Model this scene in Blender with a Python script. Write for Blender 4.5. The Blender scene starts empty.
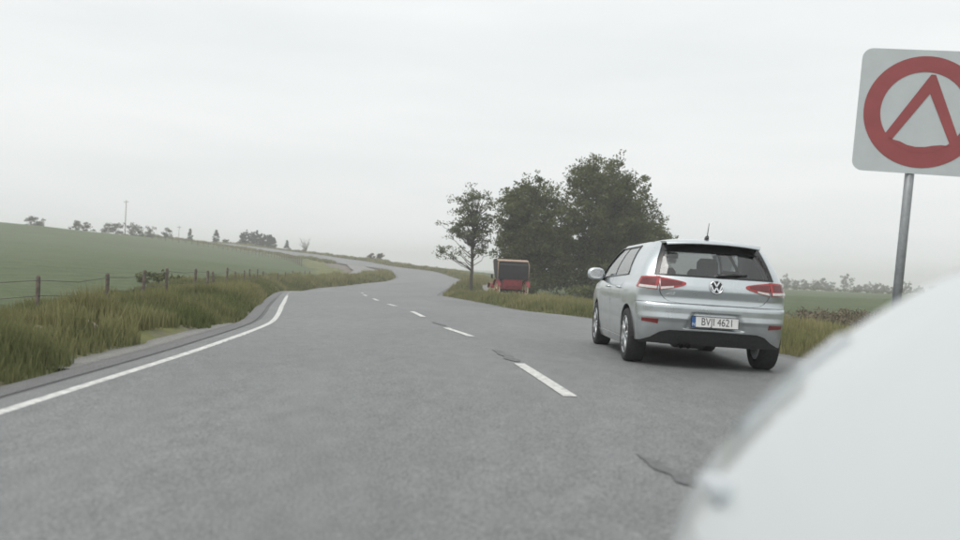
import bpy, math, random
import numpy as np
from mathutils import Matrix, Vector

random.seed(7); RNG = np.random.default_rng(11)
SC = bpy.context.scene
COL = SC.collection
R = math.radians

# ------------------------------------------------------------------ camera
CAM_H = 1.1
cam_d = bpy.data.cameras.new('camera'); cam = bpy.data.objects.new('camera', cam_d); COL.objects.link(cam)
cam_d.sensor_width = 36.0; cam_d.lens = 33.75; cam_d.clip_start = 0.02; cam_d.clip_end = 5000
PITCH, ROLL = 0.005, 0.047
_f = Vector((0, math.cos(PITCH), -math.sin(PITCH))); _u = Vector((0, math.sin(PITCH), math.cos(PITCH))); _r = Vector((1, 0, 0))
_X = _r * math.cos(ROLL) + _u * math.sin(ROLL); _Y = _u * math.cos(ROLL) - _r * math.sin(ROLL)
cam.matrix_world = Matrix(((_X.x, _Y.x, -_f.x, 0), (_X.y, _Y.y, -_f.y, 0), (_X.z, _Y.z, -_f.z, CAM_H), (0, 0, 0, 1)))
cam_d.dof.use_dof = True; cam_d.dof.focus_distance = 16.0; cam_d.dof.aperture_fstop = 1.4
SC.camera = cam

# ------------------------------------------------------------------ world, sun, exposure
SUN_EL, SUN_AZ = R(58), R(-132)
world = bpy.data.worlds.new('World'); SC.world = world; world.use_nodes = True
nt = world.node_tree; nt.nodes.clear()
def N(t, typ, **kw):
    n = t.nodes.new(typ)
    for k, v in kw.items(): setattr(n, k, v)
    return n
wo = N(nt, 'ShaderNodeOutputWorld'); bg = N(nt, 'ShaderNodeBackground'); bg.inputs[1].default_value = 0.1
sky = N(nt, 'ShaderNodeTexSky', sky_type='NISHITA'); sky.sun_disc = False
sky.sun_elevation = SUN_EL; sky.sun_rotation = SUN_AZ; sky.air_density = 2.0; sky.dust_density = 6.0
hs = N(nt, 'ShaderNodeHueSaturation'); hs.inputs['Saturation'].default_value = 0.25
tc = N(nt, 'ShaderNodeTexCoord'); mp = N(nt, 'ShaderNodeMapping'); mp.inputs['Scale'].default_value = (1.1, 1.1, 7.0)
mp.inputs['Rotation'].default_value = (0.03, -0.05, 0.2)
nz = N(nt, 'ShaderNodeTexNoise'); nz.inputs['Scale'].default_value = 2.2; nz.inputs['Detail'].default_value = 5; nz.inputs['Roughness'].default_value = 0.5
rp = N(nt, 'ShaderNodeValToRGB')
rp.color_ramp.elements[0].position = 0.3; rp.color_ramp.elements[0].color = (8.35, 8.7, 8.75, 1)
rp.color_ramp.elements[1].position = 0.7; rp.color_ramp.elements[1].color = (9.35, 9.6, 9.6, 1)
mx = N(nt, 'ShaderNodeMix', data_type='RGBA'); mx.inputs[0].default_value = 0.86
L = nt.links.new
L(tc.outputs['Generated'], mp.inputs[0]); L(mp.outputs[0], nz.inputs['Vector']); L(nz.outputs[0], rp.inputs[0])
L(sky.outputs[0], hs.inputs['Color']); L(hs.outputs[0], mx.inputs[6]); L(rp.outputs[0], mx.inputs[7])
L(mx.outputs[2], bg.inputs[0]); L(bg.outputs[0], wo.inputs[0])
sun_d = bpy.data.lights.new('sun', 'SUN'); sun = bpy.data.objects.new('sun', sun_d); COL.objects.link(sun)
sun_d.energy = 1.5; sun_d.angle = R(35); sun_d.color = (1.0, 0.97, 0.93)
_sd = Vector((math.sin(SUN_AZ) * math.cos(SUN_EL), math.cos(SUN_AZ) * math.cos(SUN_EL), math.sin(SUN_EL)))
sun.rotation_euler = _sd.to_track_quat('Z', 'Y').to_euler()
VS = SC.view_settings; VS.view_transform = 'Standard'; VS.look = 'None'; VS.gamma = 1.0; VS.exposure = 0.17; VS.use_curve_mapping = False
SC.render.engine = 'CYCLES'
SC.cycles.use_denoising = True
SC.cycles.volume_bounces = 1; SC.cycles.max_bounces = 8; SC.cycles.transparent_max_bounces = 16
SC.cycles.caustics_reflective = False; SC.cycles.caustics_refractive = False

# ------------------------------------------------------------------ helpers
def new_mesh(name, V, F, smooth=False):
    """V (n,3) array, F list of tuples or int array (m,k)"""
    me = bpy.data.meshes.new(name)
    V = np.asarray(V, np.float32)
    if isinstance(F, np.ndarray):
        m, k = F.shape
        me.vertices.add(len(V)); me.vertices.foreach_set('co', V.ravel())
        me.loops.add(m * k); me.loops.foreach_set('vertex_index', F.astype(np.int32).ravel())
        me.polygons.add(m); me.polygons.foreach_set('loop_start', np.arange(0, m * k, k, dtype=np.int32))
        me.update(calc_edges=True)
    else:
        me.from_pydata([tuple(map(float, v)) for v in V], [], F); me.update()
    if smooth: me.polygons.foreach_set('use_smooth', np.ones(len(me.polygons), bool))
    return me
def link(name, me, mat=None, parent=None, loc=None, rot=None):
    o = bpy.data.objects.new(name, me); COL.objects.link(o)
    if mat is not None and me is not None and not me.materials: me.materials.append(mat)
    if parent is not None: o.parent = parent
    if loc is not None: o.location = loc
    if rot is not None: o.rotation_euler = rot
    return o
def ob(name, V, F, mat, parent=None, smooth=False, **kw): return link(name, new_mesh(name, V, F, smooth), mat, parent, **kw)
def tag(o, label=None, cat=None, group=None, kind=None):
    if label: o['label'] = label
    if cat: o['category'] = cat
    if group: o['group'] = group
    if kind: o['kind'] = kind
    return o
def thing(name, label, cat, loc=(0, 0, 0), rot=(0, 0, 0), group=None):
    return tag(link(name, None, loc=loc, rot=rot), label, cat, group)
def attr(me, name, vals):
    a = me.attributes.new(name, 'FLOAT', 'POINT'); a.data.foreach_set('value', np.asarray(vals, np.float32))
class MB:
    """collects shapes into one mesh"""
    def __init__(s): s.V = []; s.F = []
    def add(s, V, F):
        b = len(s.V); s.V += [tuple(map(float, v)) for v in V]; s.F += [tuple(i + b for i in f) for f in F]; return s
    def box(s, x0, x1, y0, y1, z0, z1):
        V = [(x, y, z) for z in (z0, z1) for y in (y0, y1) for x in (x0, x1)]
        return s.add(V, [(0, 2, 3, 1), (4, 5, 7, 6), (0, 1, 5, 4), (2, 6, 7, 3), (0, 4, 6, 2), (1, 3, 7, 5)])
    def rbox(s, x0, x1, y0, y1, z0, z1, b=.02):
        """chamfered box"""
        V = []; F = []
        c = np.array([(x0 + x1) / 2, (y0 + y1) / 2, (z0 + z1) / 2]); h = np.array([x1 - x0, y1 - y0, z1 - z0]) / 2
        b = min(b, h.min() * .9); idx = {}
        for sx in (-1, 1):
            for sy in (-1, 1):
                for sz in (-1, 1):
                    for ax in range(3):
                        p = h - b; p[ax] = h[ax]
                        idx[(sx, sy, sz, ax)] = len(V); V.append(c + p * np.array([sx, sy, sz]))
        for ax in range(3):
            o = [a for a in range(3) if a != ax]
            for sg in (-1, 1):
                q = []
                for (p, r) in ((-1, -1), (1, -1), (1, 1), (-1, 1)):
                    k = [0, 0, 0]; k[ax] = sg; k[o[0]] = p; k[o[1]] = r; q.append(idx[(*k, ax)])
                F.append(tuple(q))
            for p in (-1, 1):
                for r in (-1, 1):
                    k0 = [0, 0, 0]; k1 = [0, 0, 0]; k0[ax] = -1; k1[ax] = 1
                    for k in (k0, k1): k[o[0]] = p; k[o[1]] = r
                    F.append((idx[(*k0, o[0])], idx[(*k1, o[0])], idx[(*k1, o[1])], idx[(*k0, o[1])]))
        for sx in (-1, 1):
            for sy in (-1, 1):
                for sz in (-1, 1): F.append(tuple(idx[(sx, sy, sz, a)] for a in range(3)))
        return s.add(V, F)
    def tube(s, pts, rad, n=8, cap=True):
        pts = [Vector(p) for p in pts]; rad = rad if hasattr(rad, '__len__') else [rad] * len(pts)
        V = []; F = []; side = None
        for i, p in enumerate(pts):
            t = (pts[min(i + 1, len(pts) - 1)] - pts[max(i - 1, 0)]).normalized()
            if side is None: side = t.orthogonal().normalized()
            side = (side - t * side.dot(t))
            side = side.normalized() if side.length > 1e-6 else t.orthogonal().normalized()
            up = t.cross(side)
            for k in range(n):
                a = 2 * math.pi * k / n; V.append(p + (side * math.cos(a) + up * math.sin(a)) * rad[i])
        for i in range(len(pts) - 1):
            for k in range(n): F.append((i * n + k, i * n + (k + 1) % n, (i + 1) * n + (k + 1) % n, (i + 1) * n + k))
        if cap: F += [tuple(range(n))[::-1], tuple(range((len(pts) - 1) * n, len(pts) * n))]
        return s.add(V, F)
    def lathe(s, prof, n=32, axis='x', c=(0, 0, 0)):
        """prof list of (radius, along axis)"""
        V = []; F = []; m = len(prof)
        for k in range(n):
            a = 2 * math.pi * k / n
            for r, h in prof:
                q = {'x': (h, r * math.cos(a), r * math.sin(a)), 'y': (r * math.cos(a), h, r * math.sin(a)), 'z': (r * math.cos(a), r * math.sin(a), h)}[axis]
                V.append((q[0] + c[0], q[1] + c[1], q[2] + c[2]))
        for k in range(n):
            for i in range(m - 1): F.append((k * m + i, ((k + 1) % n) * m + i, ((k + 1) % n) * m + i + 1, k * m + i + 1))
        return s.add(V, F)
    def build(s, name, mat, parent=None, smooth=False, **kw): return ob(name, s.V, s.F, mat, parent, smooth, **kw)

def mat(name, col, rough=.6, metal=0., noise=None, bump=None, coat=0., spec=None, alpha=None, trans=0., var=None):
    """Principled; noise=(scale, amount) colour variation; bump=(scale, strength)"""
    m = bpy.data.materials.new(name); m.use_nodes = True; t = m.node_tree; b = t.nodes['Principled BSDF']
    b.inputs['Base Color'].default_value = (*col, 1); b.inputs['Roughness'].default_value = rough; b.inputs['Metallic'].default_value = metal
    if coat: b.inputs['Coat Weight'].default_value = coat; b.inputs['Coat Roughness'].default_value = .06
    if spec is not None: b.inputs['Specular IOR Level'].default_value = spec
    if trans: b.inputs['Transmission Weight'].default_value = trans
    if noise or bump:
        tc = N(t, 'ShaderNodeTexCoord')
    if noise:
        n = N(t, 'ShaderNodeTexNoise'); n.inputs['Scale'].default_value = noise[0]; n.inputs['Detail'].default_value = 6; n.inputs['Roughness'].default_value = .65
        r = N(t, 'ShaderNodeMapRange'); r.inputs[1].default_value = .3; r.inputs[2].default_value = .7
        r.inputs[3].default_value = 1 - noise[1]; r.inputs[4].default_value = 1 + noise[1]
        v = N(t, 'ShaderNodeVectorMath', operation='SCALE'); v.inputs[0].default_value = col
        t.links.new(tc.outputs['Object'], n.inputs['Vector']); t.links.new(n.outputs[0], r.inputs[0]); t.links.new(r.outputs[0], v.inputs['Scale']); t.links.new(v.outputs[0], b.inputs['Base Color'])
    if bump:
        n2 = N(t, 'ShaderNodeTexNoise'); n2.inputs['Scale'].default_value = bump[0]; n2.inputs['Detail'].default_value = 4
        bp = N(t, 'ShaderNodeBump'); bp.inputs['Strength'].default_value = bump[1]; bp.inputs['Distance'].default_value = .02
        t.links.new(tc.outputs['Object'], n2.inputs['Vector']); t.links.new(n2.outputs[0], bp.inputs['Height']); t.links.new(bp.outputs[0], b.inputs['Normal'])
    return m
def leaf_mat(name, c0, c1, trans=.25, rough=.7):
    """two-tone foliage driven by the per-vertex 'tint' attribute plus noise"""
    m = bpy.data.materials.new(name); m.use_nodes = True; t = m.node_tree; t.nodes.clear()
    a = N(t, 'ShaderNodeAttribute', attribute_name='tint'); mixn = N(t, 'ShaderNodeMix', data_type='RGBA')
    mixn.inputs[6].default_value = (*c0, 1); mixn.inputs[7].default_value = (*c1, 1)
    d = N(t, 'ShaderNodeBsdfDiffuse'); tr = N(t, 'ShaderNodeBsdfTranslucent'); ms = N(t, 'ShaderNodeMixShader'); ms.inputs[0].default_value = trans
    o = N(t, 'ShaderNodeOutputMaterial'); K = t.links.new
    K(a.outputs['Fac'], mixn.inputs[0]); K(mixn.outputs[2], d.inputs[0]); K(mixn.outputs[2], tr.inputs[0])
    K(d.outputs[0], ms.inputs[1]); K(tr.outputs[0], ms.inputs[2]); K(ms.outputs[0], o.inputs[0])
    return m

# ------------------------------------------------------------------ terrain: thin-plate spline through surveyed spots (x, y, z)
CP = np.array([(-4, -30, 0), (0, -30, 0), (4.5, -30, 0), (-4, -10, 0), (0, -10, 0), (4.5, -10, 0), (-4, 0, 0), (0, 0, 0), (4.5, 0, 0), (-4, 6, 0), (0, 6, 0), (4.5, 6, 0), (-4, 12, 0), (0, 12, 0), (4.5, 12, 0), (-9, 0, -0.25), 
(-9, 10, -0.25), (-8, 16, -0.25), (9, 0, -0.2), (9, 12, -0.25), (14, 20, -0.5), (-30, 0, -0.2), (30, 0, -0.6), (-30, -30, 0), (30, -30, -0.5), (0, -80, 0), (-1.7, 20, -0.1), (2, 20, -0.12), (-5, 22, -0.12), (-3.6, 30, -0.26), 
(-8, 31, -0.3), (1, 31, -0.4), (-10.65, 50, -0.93), (-6.88, 50, -0.64), (-3.04, 50, -0.68), (-10.93, 66, -0.92), (-8.38, 80, -0.85), (-5.27, 80, -0.79), (-2.43, 80, -0.7), (-9.06, 100, -0.72), (-5.73, 104, -0.5), (-2.02, 104, 
-0.67), (-13.19, 135, -0.12), (-8.23, 135, -0.11), (-3.94, 128, -0.51), (-20.01, 150, 0.16), (-19.83, 165, 0.39), (-25.7, 165, 0.44), (-27.76, 178, 1.08), (-36.46, 184, 0.72), (-38.89, 196, 1.89), (-49.03, 200, 1.91), (-52.26, 
213, 2.91), (-61.12, 215, 3.01), (-63.71, 224, 3.71), (-73.98, 232, 3.81), (-13.3, 25, -0.21), (-27.72, 52, -0.17), (-61.44, 115, 1.47), (-93.65, 175, 5.07), (-81.94, 175, 4.35), (-39.69, 85, 0.23), (-76.25, 190, 3.75), (-38.03, 
95, 0.42), (-17.97, 45, -0.22), (-74.31, 215, 3.82), (-28.01, 90, 0.13), (-21.71, 85, -0.16), (-15.81, 62, -0.44), (-15.79, 75, -0.68), (-14.11, 85, -0.84), (-25.99, 130, -0.48), (-18.65, 120, -0.38), (-15.66, 115, -0.98), 
(-13.96, 45, -0.28), (-8.84, 25, -0.28), (-12.48, 46, -0.43), (1.74, 75, -0.78), (0.06, 95, -0.75), (1.83, 56, -0.96), (5.78, 64, -1.01), (12.53, 70, -0.76), (3.18, 35, -0.48), (5.4, 40, -0.4), (8.76, 130, -1.31), (0.03, 160, 
-0.41), (-5.32, 160, -0.13), (20.32, 130, -1.2), (9.31, 26, -0.21), (14.85, 38, -0.29), (24.2, 62, -0.49), (42.79, 120, -0.96), (57.9, 130, -0.73), (74.81, 210, -1.1), (93.5, 210, -1.16), (112.16, 210, -0.75), (32.08, 60, -0.03), 
(34.35, 140, -1.41), (53.93, 220, -1.87), (96.15, 120, -0.32), (-83.22, 110, 0.92), (-30.18, 40, -0.96), (-7.5, 40, -0.48), (-2, 40, -0.5), (4, 45, -0.7), (-10, 42, -0.5), (-125, 260, 4), (-95, 270, 3), (-70, 280, 1.6), (-45, 
250, -0.5), (-20, 230, -2), (10, 260, -2), (60, 300, -2.2), (130, 300, -2.5), (-160, 250, 3.5), (200, 200, -2.5), (-220, 150, 5), (-250, 40, 3), (250, 0, -2), (-200, -100, 1), (200, -100, -1.5), (0, 360, -4), (-200, 360, 0), 
(200, 360, -4)])
_S = 100.0
def _phi(r2): return .5 * r2 * np.log(r2 + 1e-9)
def _fit():
    X = CP[:, :2] / _S; n = len(X)
    K = _phi(((X[:, None] - X[None]) ** 2).sum(-1)) + 4e-5 * np.eye(n); P = np.c_[np.ones(n), X]
    return np.linalg.solve(np.block([[K, P], [P.T, np.zeros((3, 3))]]), np.r_[CP[:, 2], 0, 0, 0])
_W = _fit()
def T(x, y):
    """ground height"""
    x = np.asarray(x, float); y = np.asarray(y, float); shp = x.shape
    q = np.stack([x.ravel(), y.ravel()], 1); out = np.empty(len(q)); X = CP[:, :2] / _S; n = len(X)
    for a in range(0, len(q), 20000):
        p = q[a:a + 20000]; c = np.clip(p, [-260, -110], [260, 380]) / _S
        z = _phi(((c[:, None] - X[None]) ** 2).sum(-1)) @ _W[:n] + _W[n] + c @ _W[-2:]
        far = np.clip((np.hypot(p[:, 0], p[:, 1] - 100) - 240) / 250, 0, 1); far = far * far * (3 - 2 * far)
        out[a:a + 20000] = z * (1 - far) + (-6.0) * far
    return out.reshape(shp)
def Tz(x, y): return float(T(np.array([x]), np.array([y]))[0])

# ------------------------------------------------------------------ road line: left and right painted edges in plan
LR = np.array([(-3.0,-40,4.7,-40),(-3.0,-15,4.75,-15),(-3.0,0,4.75,1),(-3.03,6,4.6,7),(-3.12,11,4.2,12.2),(-3.5,15,3.75,16.6),(-4.1,18.5,3.2,20.5),
 (-5.1,23.5,2.2,26.5),(-6.6,31,.6,34),(-8.3,40,-1.2,43),(-9.8,52,-2.7,54),(-10.0,65,-3.1,66),(-9.3,78,-2.5,79),(-8.7,90,-2.0,92),(-9.0,102,-2.4,104),
 (-10.6,118,-3.8,120),(-13.5,134,-7.8,138),(-17.5,146,-12.6,151),(-25.5,163,-20.5,170),(-37.4,187,-32.5,194),(-49.5,202,-45,209.5),(-61,214,-57,221.5),
 (-72,222,-69,230),(-90,234,-87,242),(-115,250,-112,258)])
def catmull(P, n):
    P = np.asarray(P, float); Q = np.vstack([2 * P[0] - P[1], P, 2 * P[-1] - P[-2]]); out = []
    for i in range(1, len(Q) - 2):
        t = np.linspace(0, 1, n, endpoint=False)[:, None]; a, b, c, d = Q[i - 1], Q[i], Q[i + 1], Q[i + 2]
        out.append(.5 * ((2 * b) + (c - a) * t + (2 * a - 5 * b + 4 * c - d) * t ** 2 + (3 * b - a - 3 * c + d) * t ** 3))
    return np.vstack(out + [Q[-2][None]])
def smooth1(a, k):
    w = np.hanning(2 * k + 3)[1:-1]; w /= w.sum()
    return np.convolve(np.pad(a, k, mode='edge'), w, mode='valid')
E12 = catmull(LR, 14); EL, ER = E12[:, :2], E12[:, 2:]
ZL, ZR = smooth1(T(EL[:, 0], EL[:, 1]), 8), smooth1(T(ER[:, 0], ER[:, 1]), 8)
EC = (EL + ER) / 2; HW = np.linalg.norm(ER - EL, axis=1) / 2
ARC = np.r_[0, np.cumsum(np.linalg.norm(np.diff(EC, axis=0), axis=1))]
def road_pt(i, f):
    """point across the road at station index i (float): f=0 left line, 1 right line"""
    idx = np.arange(len(EL)); g = lambda a: np.interp(i, idx, a)
    x = g(EL[:, 0]) * (1 - f) + g(ER[:, 0]) * f; y = g(EL[:, 1]) * (1 - f) + g(ER[:, 1]) * f
    z = g(ZL) * (1 - f) + g(ZR) * f + .05 * (1 - (2 * np.clip(f, 0, 1) - 1) ** 2)
    return np.stack([x, y, z], -1)
# lay-by loop inside the left-hand bend
LAY = catmull(np.array([(-24.3,162,-20,152),(-21.8,148,-17.2,140),(-19.6,136,-14.8,129),(-17.2,122,-12.9,118),(-16.6,108,-12.9,106),(-16.4,99,-13.2,99)], float), 10)
def corridor(x, y):
    """signed distance outside the road edge lines (m) and outside the lay-by"""
    q = np.stack([x, y], 1); d = np.full(len(q), 1e3); dl = np.full(len(q), 1e3)
    for a in range(0, len(EC), 1):
        pass
    fine = np.linspace(0, len(EC) - 1, 1400); idx = np.arange(len(EC))
    C = np.stack([np.interp(fine, idx, EC[:, 0]), np.interp(fine, idx, EC[:, 1])], 1); H = np.interp(fine, idx, HW)
    LC = np.stack([(LAY[:, 0] + LAY[:, 2]) / 2, (LAY[:, 1] + LAY[:, 3]) / 2], 1); LH = np.hypot(LAY[:, 2] - LAY[:, 0], LAY[:, 3] - LAY[:, 1]) / 2
    f2 = np.linspace(0, len(LC) - 1, 250); i2 = np.arange(len(LC))
    LC = np.stack([np.interp(f2, i2, LC[:, 0]), np.interp(f2, i2, LC[:, 1])], 1); LH = np.interp(f2, i2, LH)
    for a in range(0, len(q), 4000):
        p = q[a:a + 4000]
        d[a:a + 4000] = (np.hypot(p[:, None, 0] - C[None, :, 0], p[:, None, 1] - C[None, :, 1]) - H[None]).min(1)
        dl[a:a + 4000] = (np.hypot(p[:, None, 0] - LC[None, :, 0], p[:, None, 1] - LC[None, :, 1]) - LH[None]).min(1)
    return d, dl

# ------------------------------------------------------------------ materials of the setting
def ground_material():
    m = bpy.data.materials.new('field_and_verge_ground'); m.use_nodes = True; t = m.node_tree; b = t.nodes['Principled BSDF']; K = t.links.new
    b.inputs['Roughness'].default_value = .95; b.inputs['Specular IOR Level'].default_value = .1
    tc = N(t, 'ShaderNodeTexCoord')
    def noise(s, d=6, sc=(1, 1, 1)):
        mpn = N(t, 'ShaderNodeMapping'); mpn.inputs['Scale'].default_value = sc; K(tc.outputs['Object'], mpn.inputs[0])
        n = N(t, 'ShaderNodeTexNoise'); n.inputs['Scale'].default_value = s; n.inputs['Detail'].default_value = d; n.inputs['Roughness'].default_value = .6
        K(mpn.outputs[0], n.inputs['Vector']); return n.outputs[0]
    def ramp(src, stops):
        r = N(t, 'ShaderNodeValToRGB'); e = r.color_ramp.elements
        while len(e) < len(stops): e.new(.5)
        for k, (p, c) in enumerate(stops): e[k].position = p; e[k].color = (*c, 1)
        K(src, r.inputs[0]); return r.outputs[0]
    def mixc(f, a, c, mode='MIX'):
        n = N(t, 'ShaderNodeMix', data_type='RGBA', blend_type=mode)
        if isinstance(f, float): n.inputs[0].default_value = f
        else: K(f, n.inputs[0])
        K(a, n.inputs[6]); K(c, n.inputs[7]); return n.outputs[2]
    field = mixc(.55, ramp(noise(.035), [(.32, (.072, .097, .050)), (.68, (.100, .126, .068))]), ramp(noise(1.3, 8), [(.3, (.046, .068, .034)), (.7, (.138, .160, .090))]))
    field = mixc(.35, field, ramp(noise(5.5, 8), [(.32, (.045, .066, .034)), (.68, (.135, .158, .090))]))
    field = mixc(.3, field, ramp(noise(.5, 4, (.15, 1.2, 1)), [(.35, (.06, .084, .044)), (.65, (.130, .148, .086))]))
    verge = ramp(noise(.9, 8), [(.3, (.09, .105, .042)), (.55, (.15, .155, .07)), (.75, (.24, .215, .12))])
    soil = ramp(noise(3.0, 8), [(.3, (.10, .088, .068)), (.7, (.24, .225, .195))])
    a = N(t, 'ShaderNodeAttribute', attribute_name='road_d')
    wob = N(t, 'ShaderNodeMath', operation='MULTIPLY_ADD'); K(noise(1.1, 4), wob.inputs[0]); wob.inputs[1].default_value = 1.4; wob.inputs[2].default_value = -.7
    ad = N(t, 'ShaderNodeMath', operation='ADD'); K(a.outputs['Fac'], ad.inputs[0]); K(wob.outputs[0], ad.inputs[1])
    def stepm(lo, hi):
        r = N(t, 'ShaderNodeMapRange'); r.interpolation_type = 'SMOOTHSTEP'; r.inputs[1].default_value = lo; r.inputs[2].default_value = hi; K(ad.outputs[0], r.inputs[0]); return r.outputs[0]
    c = mixc(stepm(3.6, 5.0), verge, field); c = mixc(stepm(.55, .95), soil, c)
    K(c, b.inputs['Base Color'])
    bp = N(t, 'ShaderNodeBump'); bp.inputs['Strength'].default_value = .6; bp.inputs['Distance'].default_value = .12; K(noise(2.2, 10), bp.inputs['Height']); K(bp.outputs[0], b.inputs['Normal'])
    return m
def asphalt_material(name, base, worn, pale=0.):
    m = bpy.data.materials.new(name); m.use_nodes = True; t = m.node_tree; b = t.nodes['Principled BSDF']; K = t.links.new
    b.inputs['Roughness'].default_value = .62; b.inputs['Specular IOR Level'].default_value = .4
    tc = N(t, 'ShaderNodeTexCoord')
    def noise(s, d=5, sc=(1, 1, 1), r=.6):
        mpn = N(t, 'ShaderNodeMapping'); mpn.inputs['Scale'].default_value = sc; K(tc.outputs['Object'], mpn.inputs[0])
        n = N(t, 'ShaderNodeTexNoise'); n.inputs['Scale'].default_value = s; n.inputs['Detail'].default_value = d; n.inputs['Roughness'].default_value = r
        K(mpn.outputs[0], n.inputs['Vector']); return n.outputs[0]
    def ramp(src, stops):
        r = N(t, 'ShaderNodeValToRGB'); e = r.color_ramp.elements
        while len(e) < len(stops): e.new(.5)
        for k, (p, c) in enumerate(stops): e[k].position = p; e[k].color = (*c, 1)
        K(src, r.inputs[0]); return r.outputs[0]
    def mixc(f, a, c, mode='MIX'):
        n = N(t, 'ShaderNodeMix', data_type='RGBA', blend_type=mode); n.inputs[0].default_value = f; K(a, n.inputs[6]); K(c, n.inputs[7]); return n.outputs[2]
    big = ramp(noise(.45, 5, (1, .35, 1)), [(.3, base), (.7, worn)])
    stone = ramp(noise(70, 4, (1, 1, 1), .85), [(.30, (.22, .22, .23)), (.5, (.95, .95, .95)), (.70, (2.0, 1.97, 1.92))])
    mid = ramp(noise(6, 6, (1, .5, 1)), [(.3, (.88, .88, .88)), (.7, (1.12, 1.12, 1.12))])
    c = mixc(1., mixc(1., big, stone, 'MULTIPLY'), mid, 'MULTIPLY')
    K(c, b.inputs['Base Color'])
    bp = N(t, 'ShaderNodeBump'); bp.inputs['Strength'].default_value = .5; bp.inputs['Distance'].default_value = .012; K(noise(60, 3, (1, 1, 1), .7), bp.inputs['Height']); K(bp.outputs[0], b.inputs['Normal'])
    return m
M = {}
M['ground'] = ground_material()
M['asphalt'] = asphalt_material('worn_grey_asphalt', (.146, .151, .153), (.184, .190, .190))
M['shoulder'] = asphalt_material('old_shoulder_asphalt', (.10, .10, .102), (.15, .15, .148))
M['gravel'] = asphalt_material('pale_compacted_gravel', (.16, .158, .15), (.22, .215, .205))
M['line'] = mat('worn_white_road_paint', (.52, .52, .50), .6, noise=(16, .42), bump=(60, .3))
M['tar'] = mat('dark_tar_patch', (.118, .119, .121), .6, noise=(20, .4), bump=(50, .5))
M['grass'] = leaf_mat('verge_grass_blades', (.115, .140, .055), (.35, .32, .17), .35)
M['crop'] = leaf_mat('young_crop_blades', (.090, .130, .058), (.150, .195, .095), .35)
M['leaf'] = leaf_mat('dark_summer_leaves', (.058, .074, .032), (.17, .185, .08), .35)
M['leaf_light'] = leaf_mat('thin_light_leaves', (.075, .092, .048), (.17, .185, .10), .4)
M['conifer'] = leaf_mat('conifer_needles', (.014, .026, .020), (.040, .058, .042), .1)
M['far_leaf'] = leaf_mat('far_spring_leaves', (.055, .062, .040), (.115, .115, .075), .25)
M['dry'] = leaf_mat('dead_brown_stalks', (.11, .092, .066), (.21, .185, .135), .2)
M['bark'] = mat('rough_bark', (.075, .066, .055), .9, noise=(9, .4), bump=(14, .8))
M['wood_post'] = mat('weathered_post_wood', (.135, .112, .092), .9, noise=(12, .4), bump=(20, .6))
M['wire'] = mat('rusty_fence_wire', (.10, .09, .085), .6, metal=.5)
M['stone'] = mat('pale_field_stone', (.36, .31, .26), .9, noise=(6, .35), bump=(8, .6))

# ------------------------------------------------------------------ ground sheet
def axis_pts(fine0, fine1, lo, hi, step, grow=1.07):
    a = list(np.arange(fine0, fine1, step)); s = step
    while a[-1] < hi: s *= grow; a.append(a[-1] + s)
    s = step; b = [a[0]]
    while b[-1] > lo: s *= grow; b.append(b[-1] - s)
    return np.array(b[:0:-1] + a)
gx = axis_pts(-11, 7, -1350, 1350, .45, 1.035); gy = axis_pts(2, 44, -900, 1380, .5, 1.022)
GX, GY = np.meshgrid(gx, gy); fx, fy = GX.ravel(), GY.ravel()
GZ = T(fx, fy); near = (np.abs(fx) < 190) & (fy > -60) & (fy < 300)
RD = np.full(len(fx), 50.); RLd = np.full(len(fx), 50.)
RD[near], RLd[near] = corridor(fx[near], fy[near])
sm = lambda v, a, b: (lambda u: u * u * (3 - 2 * u))(np.clip((v - a) / (b - a), 0, 1))
wig = .05 * np.sin(fx * 2.1 + 1.3 * np.sin(fy * .9)) * np.sin(fy * 1.7) + .03 * np.sin(fx * 5.3 + fy * 3.1)
dd = np.minimum(RD, RLd + .6)
# bed sunk below the carriageway, a low bank along the verge
GZ = GZ - .25 * (1 - sm(dd, .15, .9)) + .10 * sm(dd, .6, 1.4) * (1 - sm(dd, 1.8, 3.2)) + wig * sm(dd, .8, 2) * (fy < 200)
nx_, ny_ = len(gx), len(gy)
q = (np.arange(ny_ - 1)[:, None] * nx_ + np.arange(nx_ - 1)[None]).ravel()
ground = ob('ground', np.stack([fx, fy, GZ], 1), np.stack([q, q + 1, q + nx_ + 1, q + nx_], 1), M['ground'], smooth=True)
attr(ground.data, 'road_d', np.clip(dd, -5, 50)); tag(ground, kind='structure')
def ground_z(x, y):
    x = np.atleast_1d(np.asarray(x, float)); y = np.atleast_1d(np.asarray(y, float))
    i = np.clip(np.searchsorted(gx, x) - 1, 0, nx_ - 2); j = np.clip(np.searchsorted(gy, y) - 1, 0, ny_ - 2)
    u = (x - gx[i]) / (gx[i + 1] - gx[i]); v = (y - gy[j]) / (gy[j + 1] - gy[j]); Z = GZ.reshape(ny_, nx_)
    return (Z[j, i] * (1 - u) + Z[j, i + 1] * u) * (1 - v) + (Z[j + 1, i] * (1 - u) + Z[j + 1, i + 1] * u) * v

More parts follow.
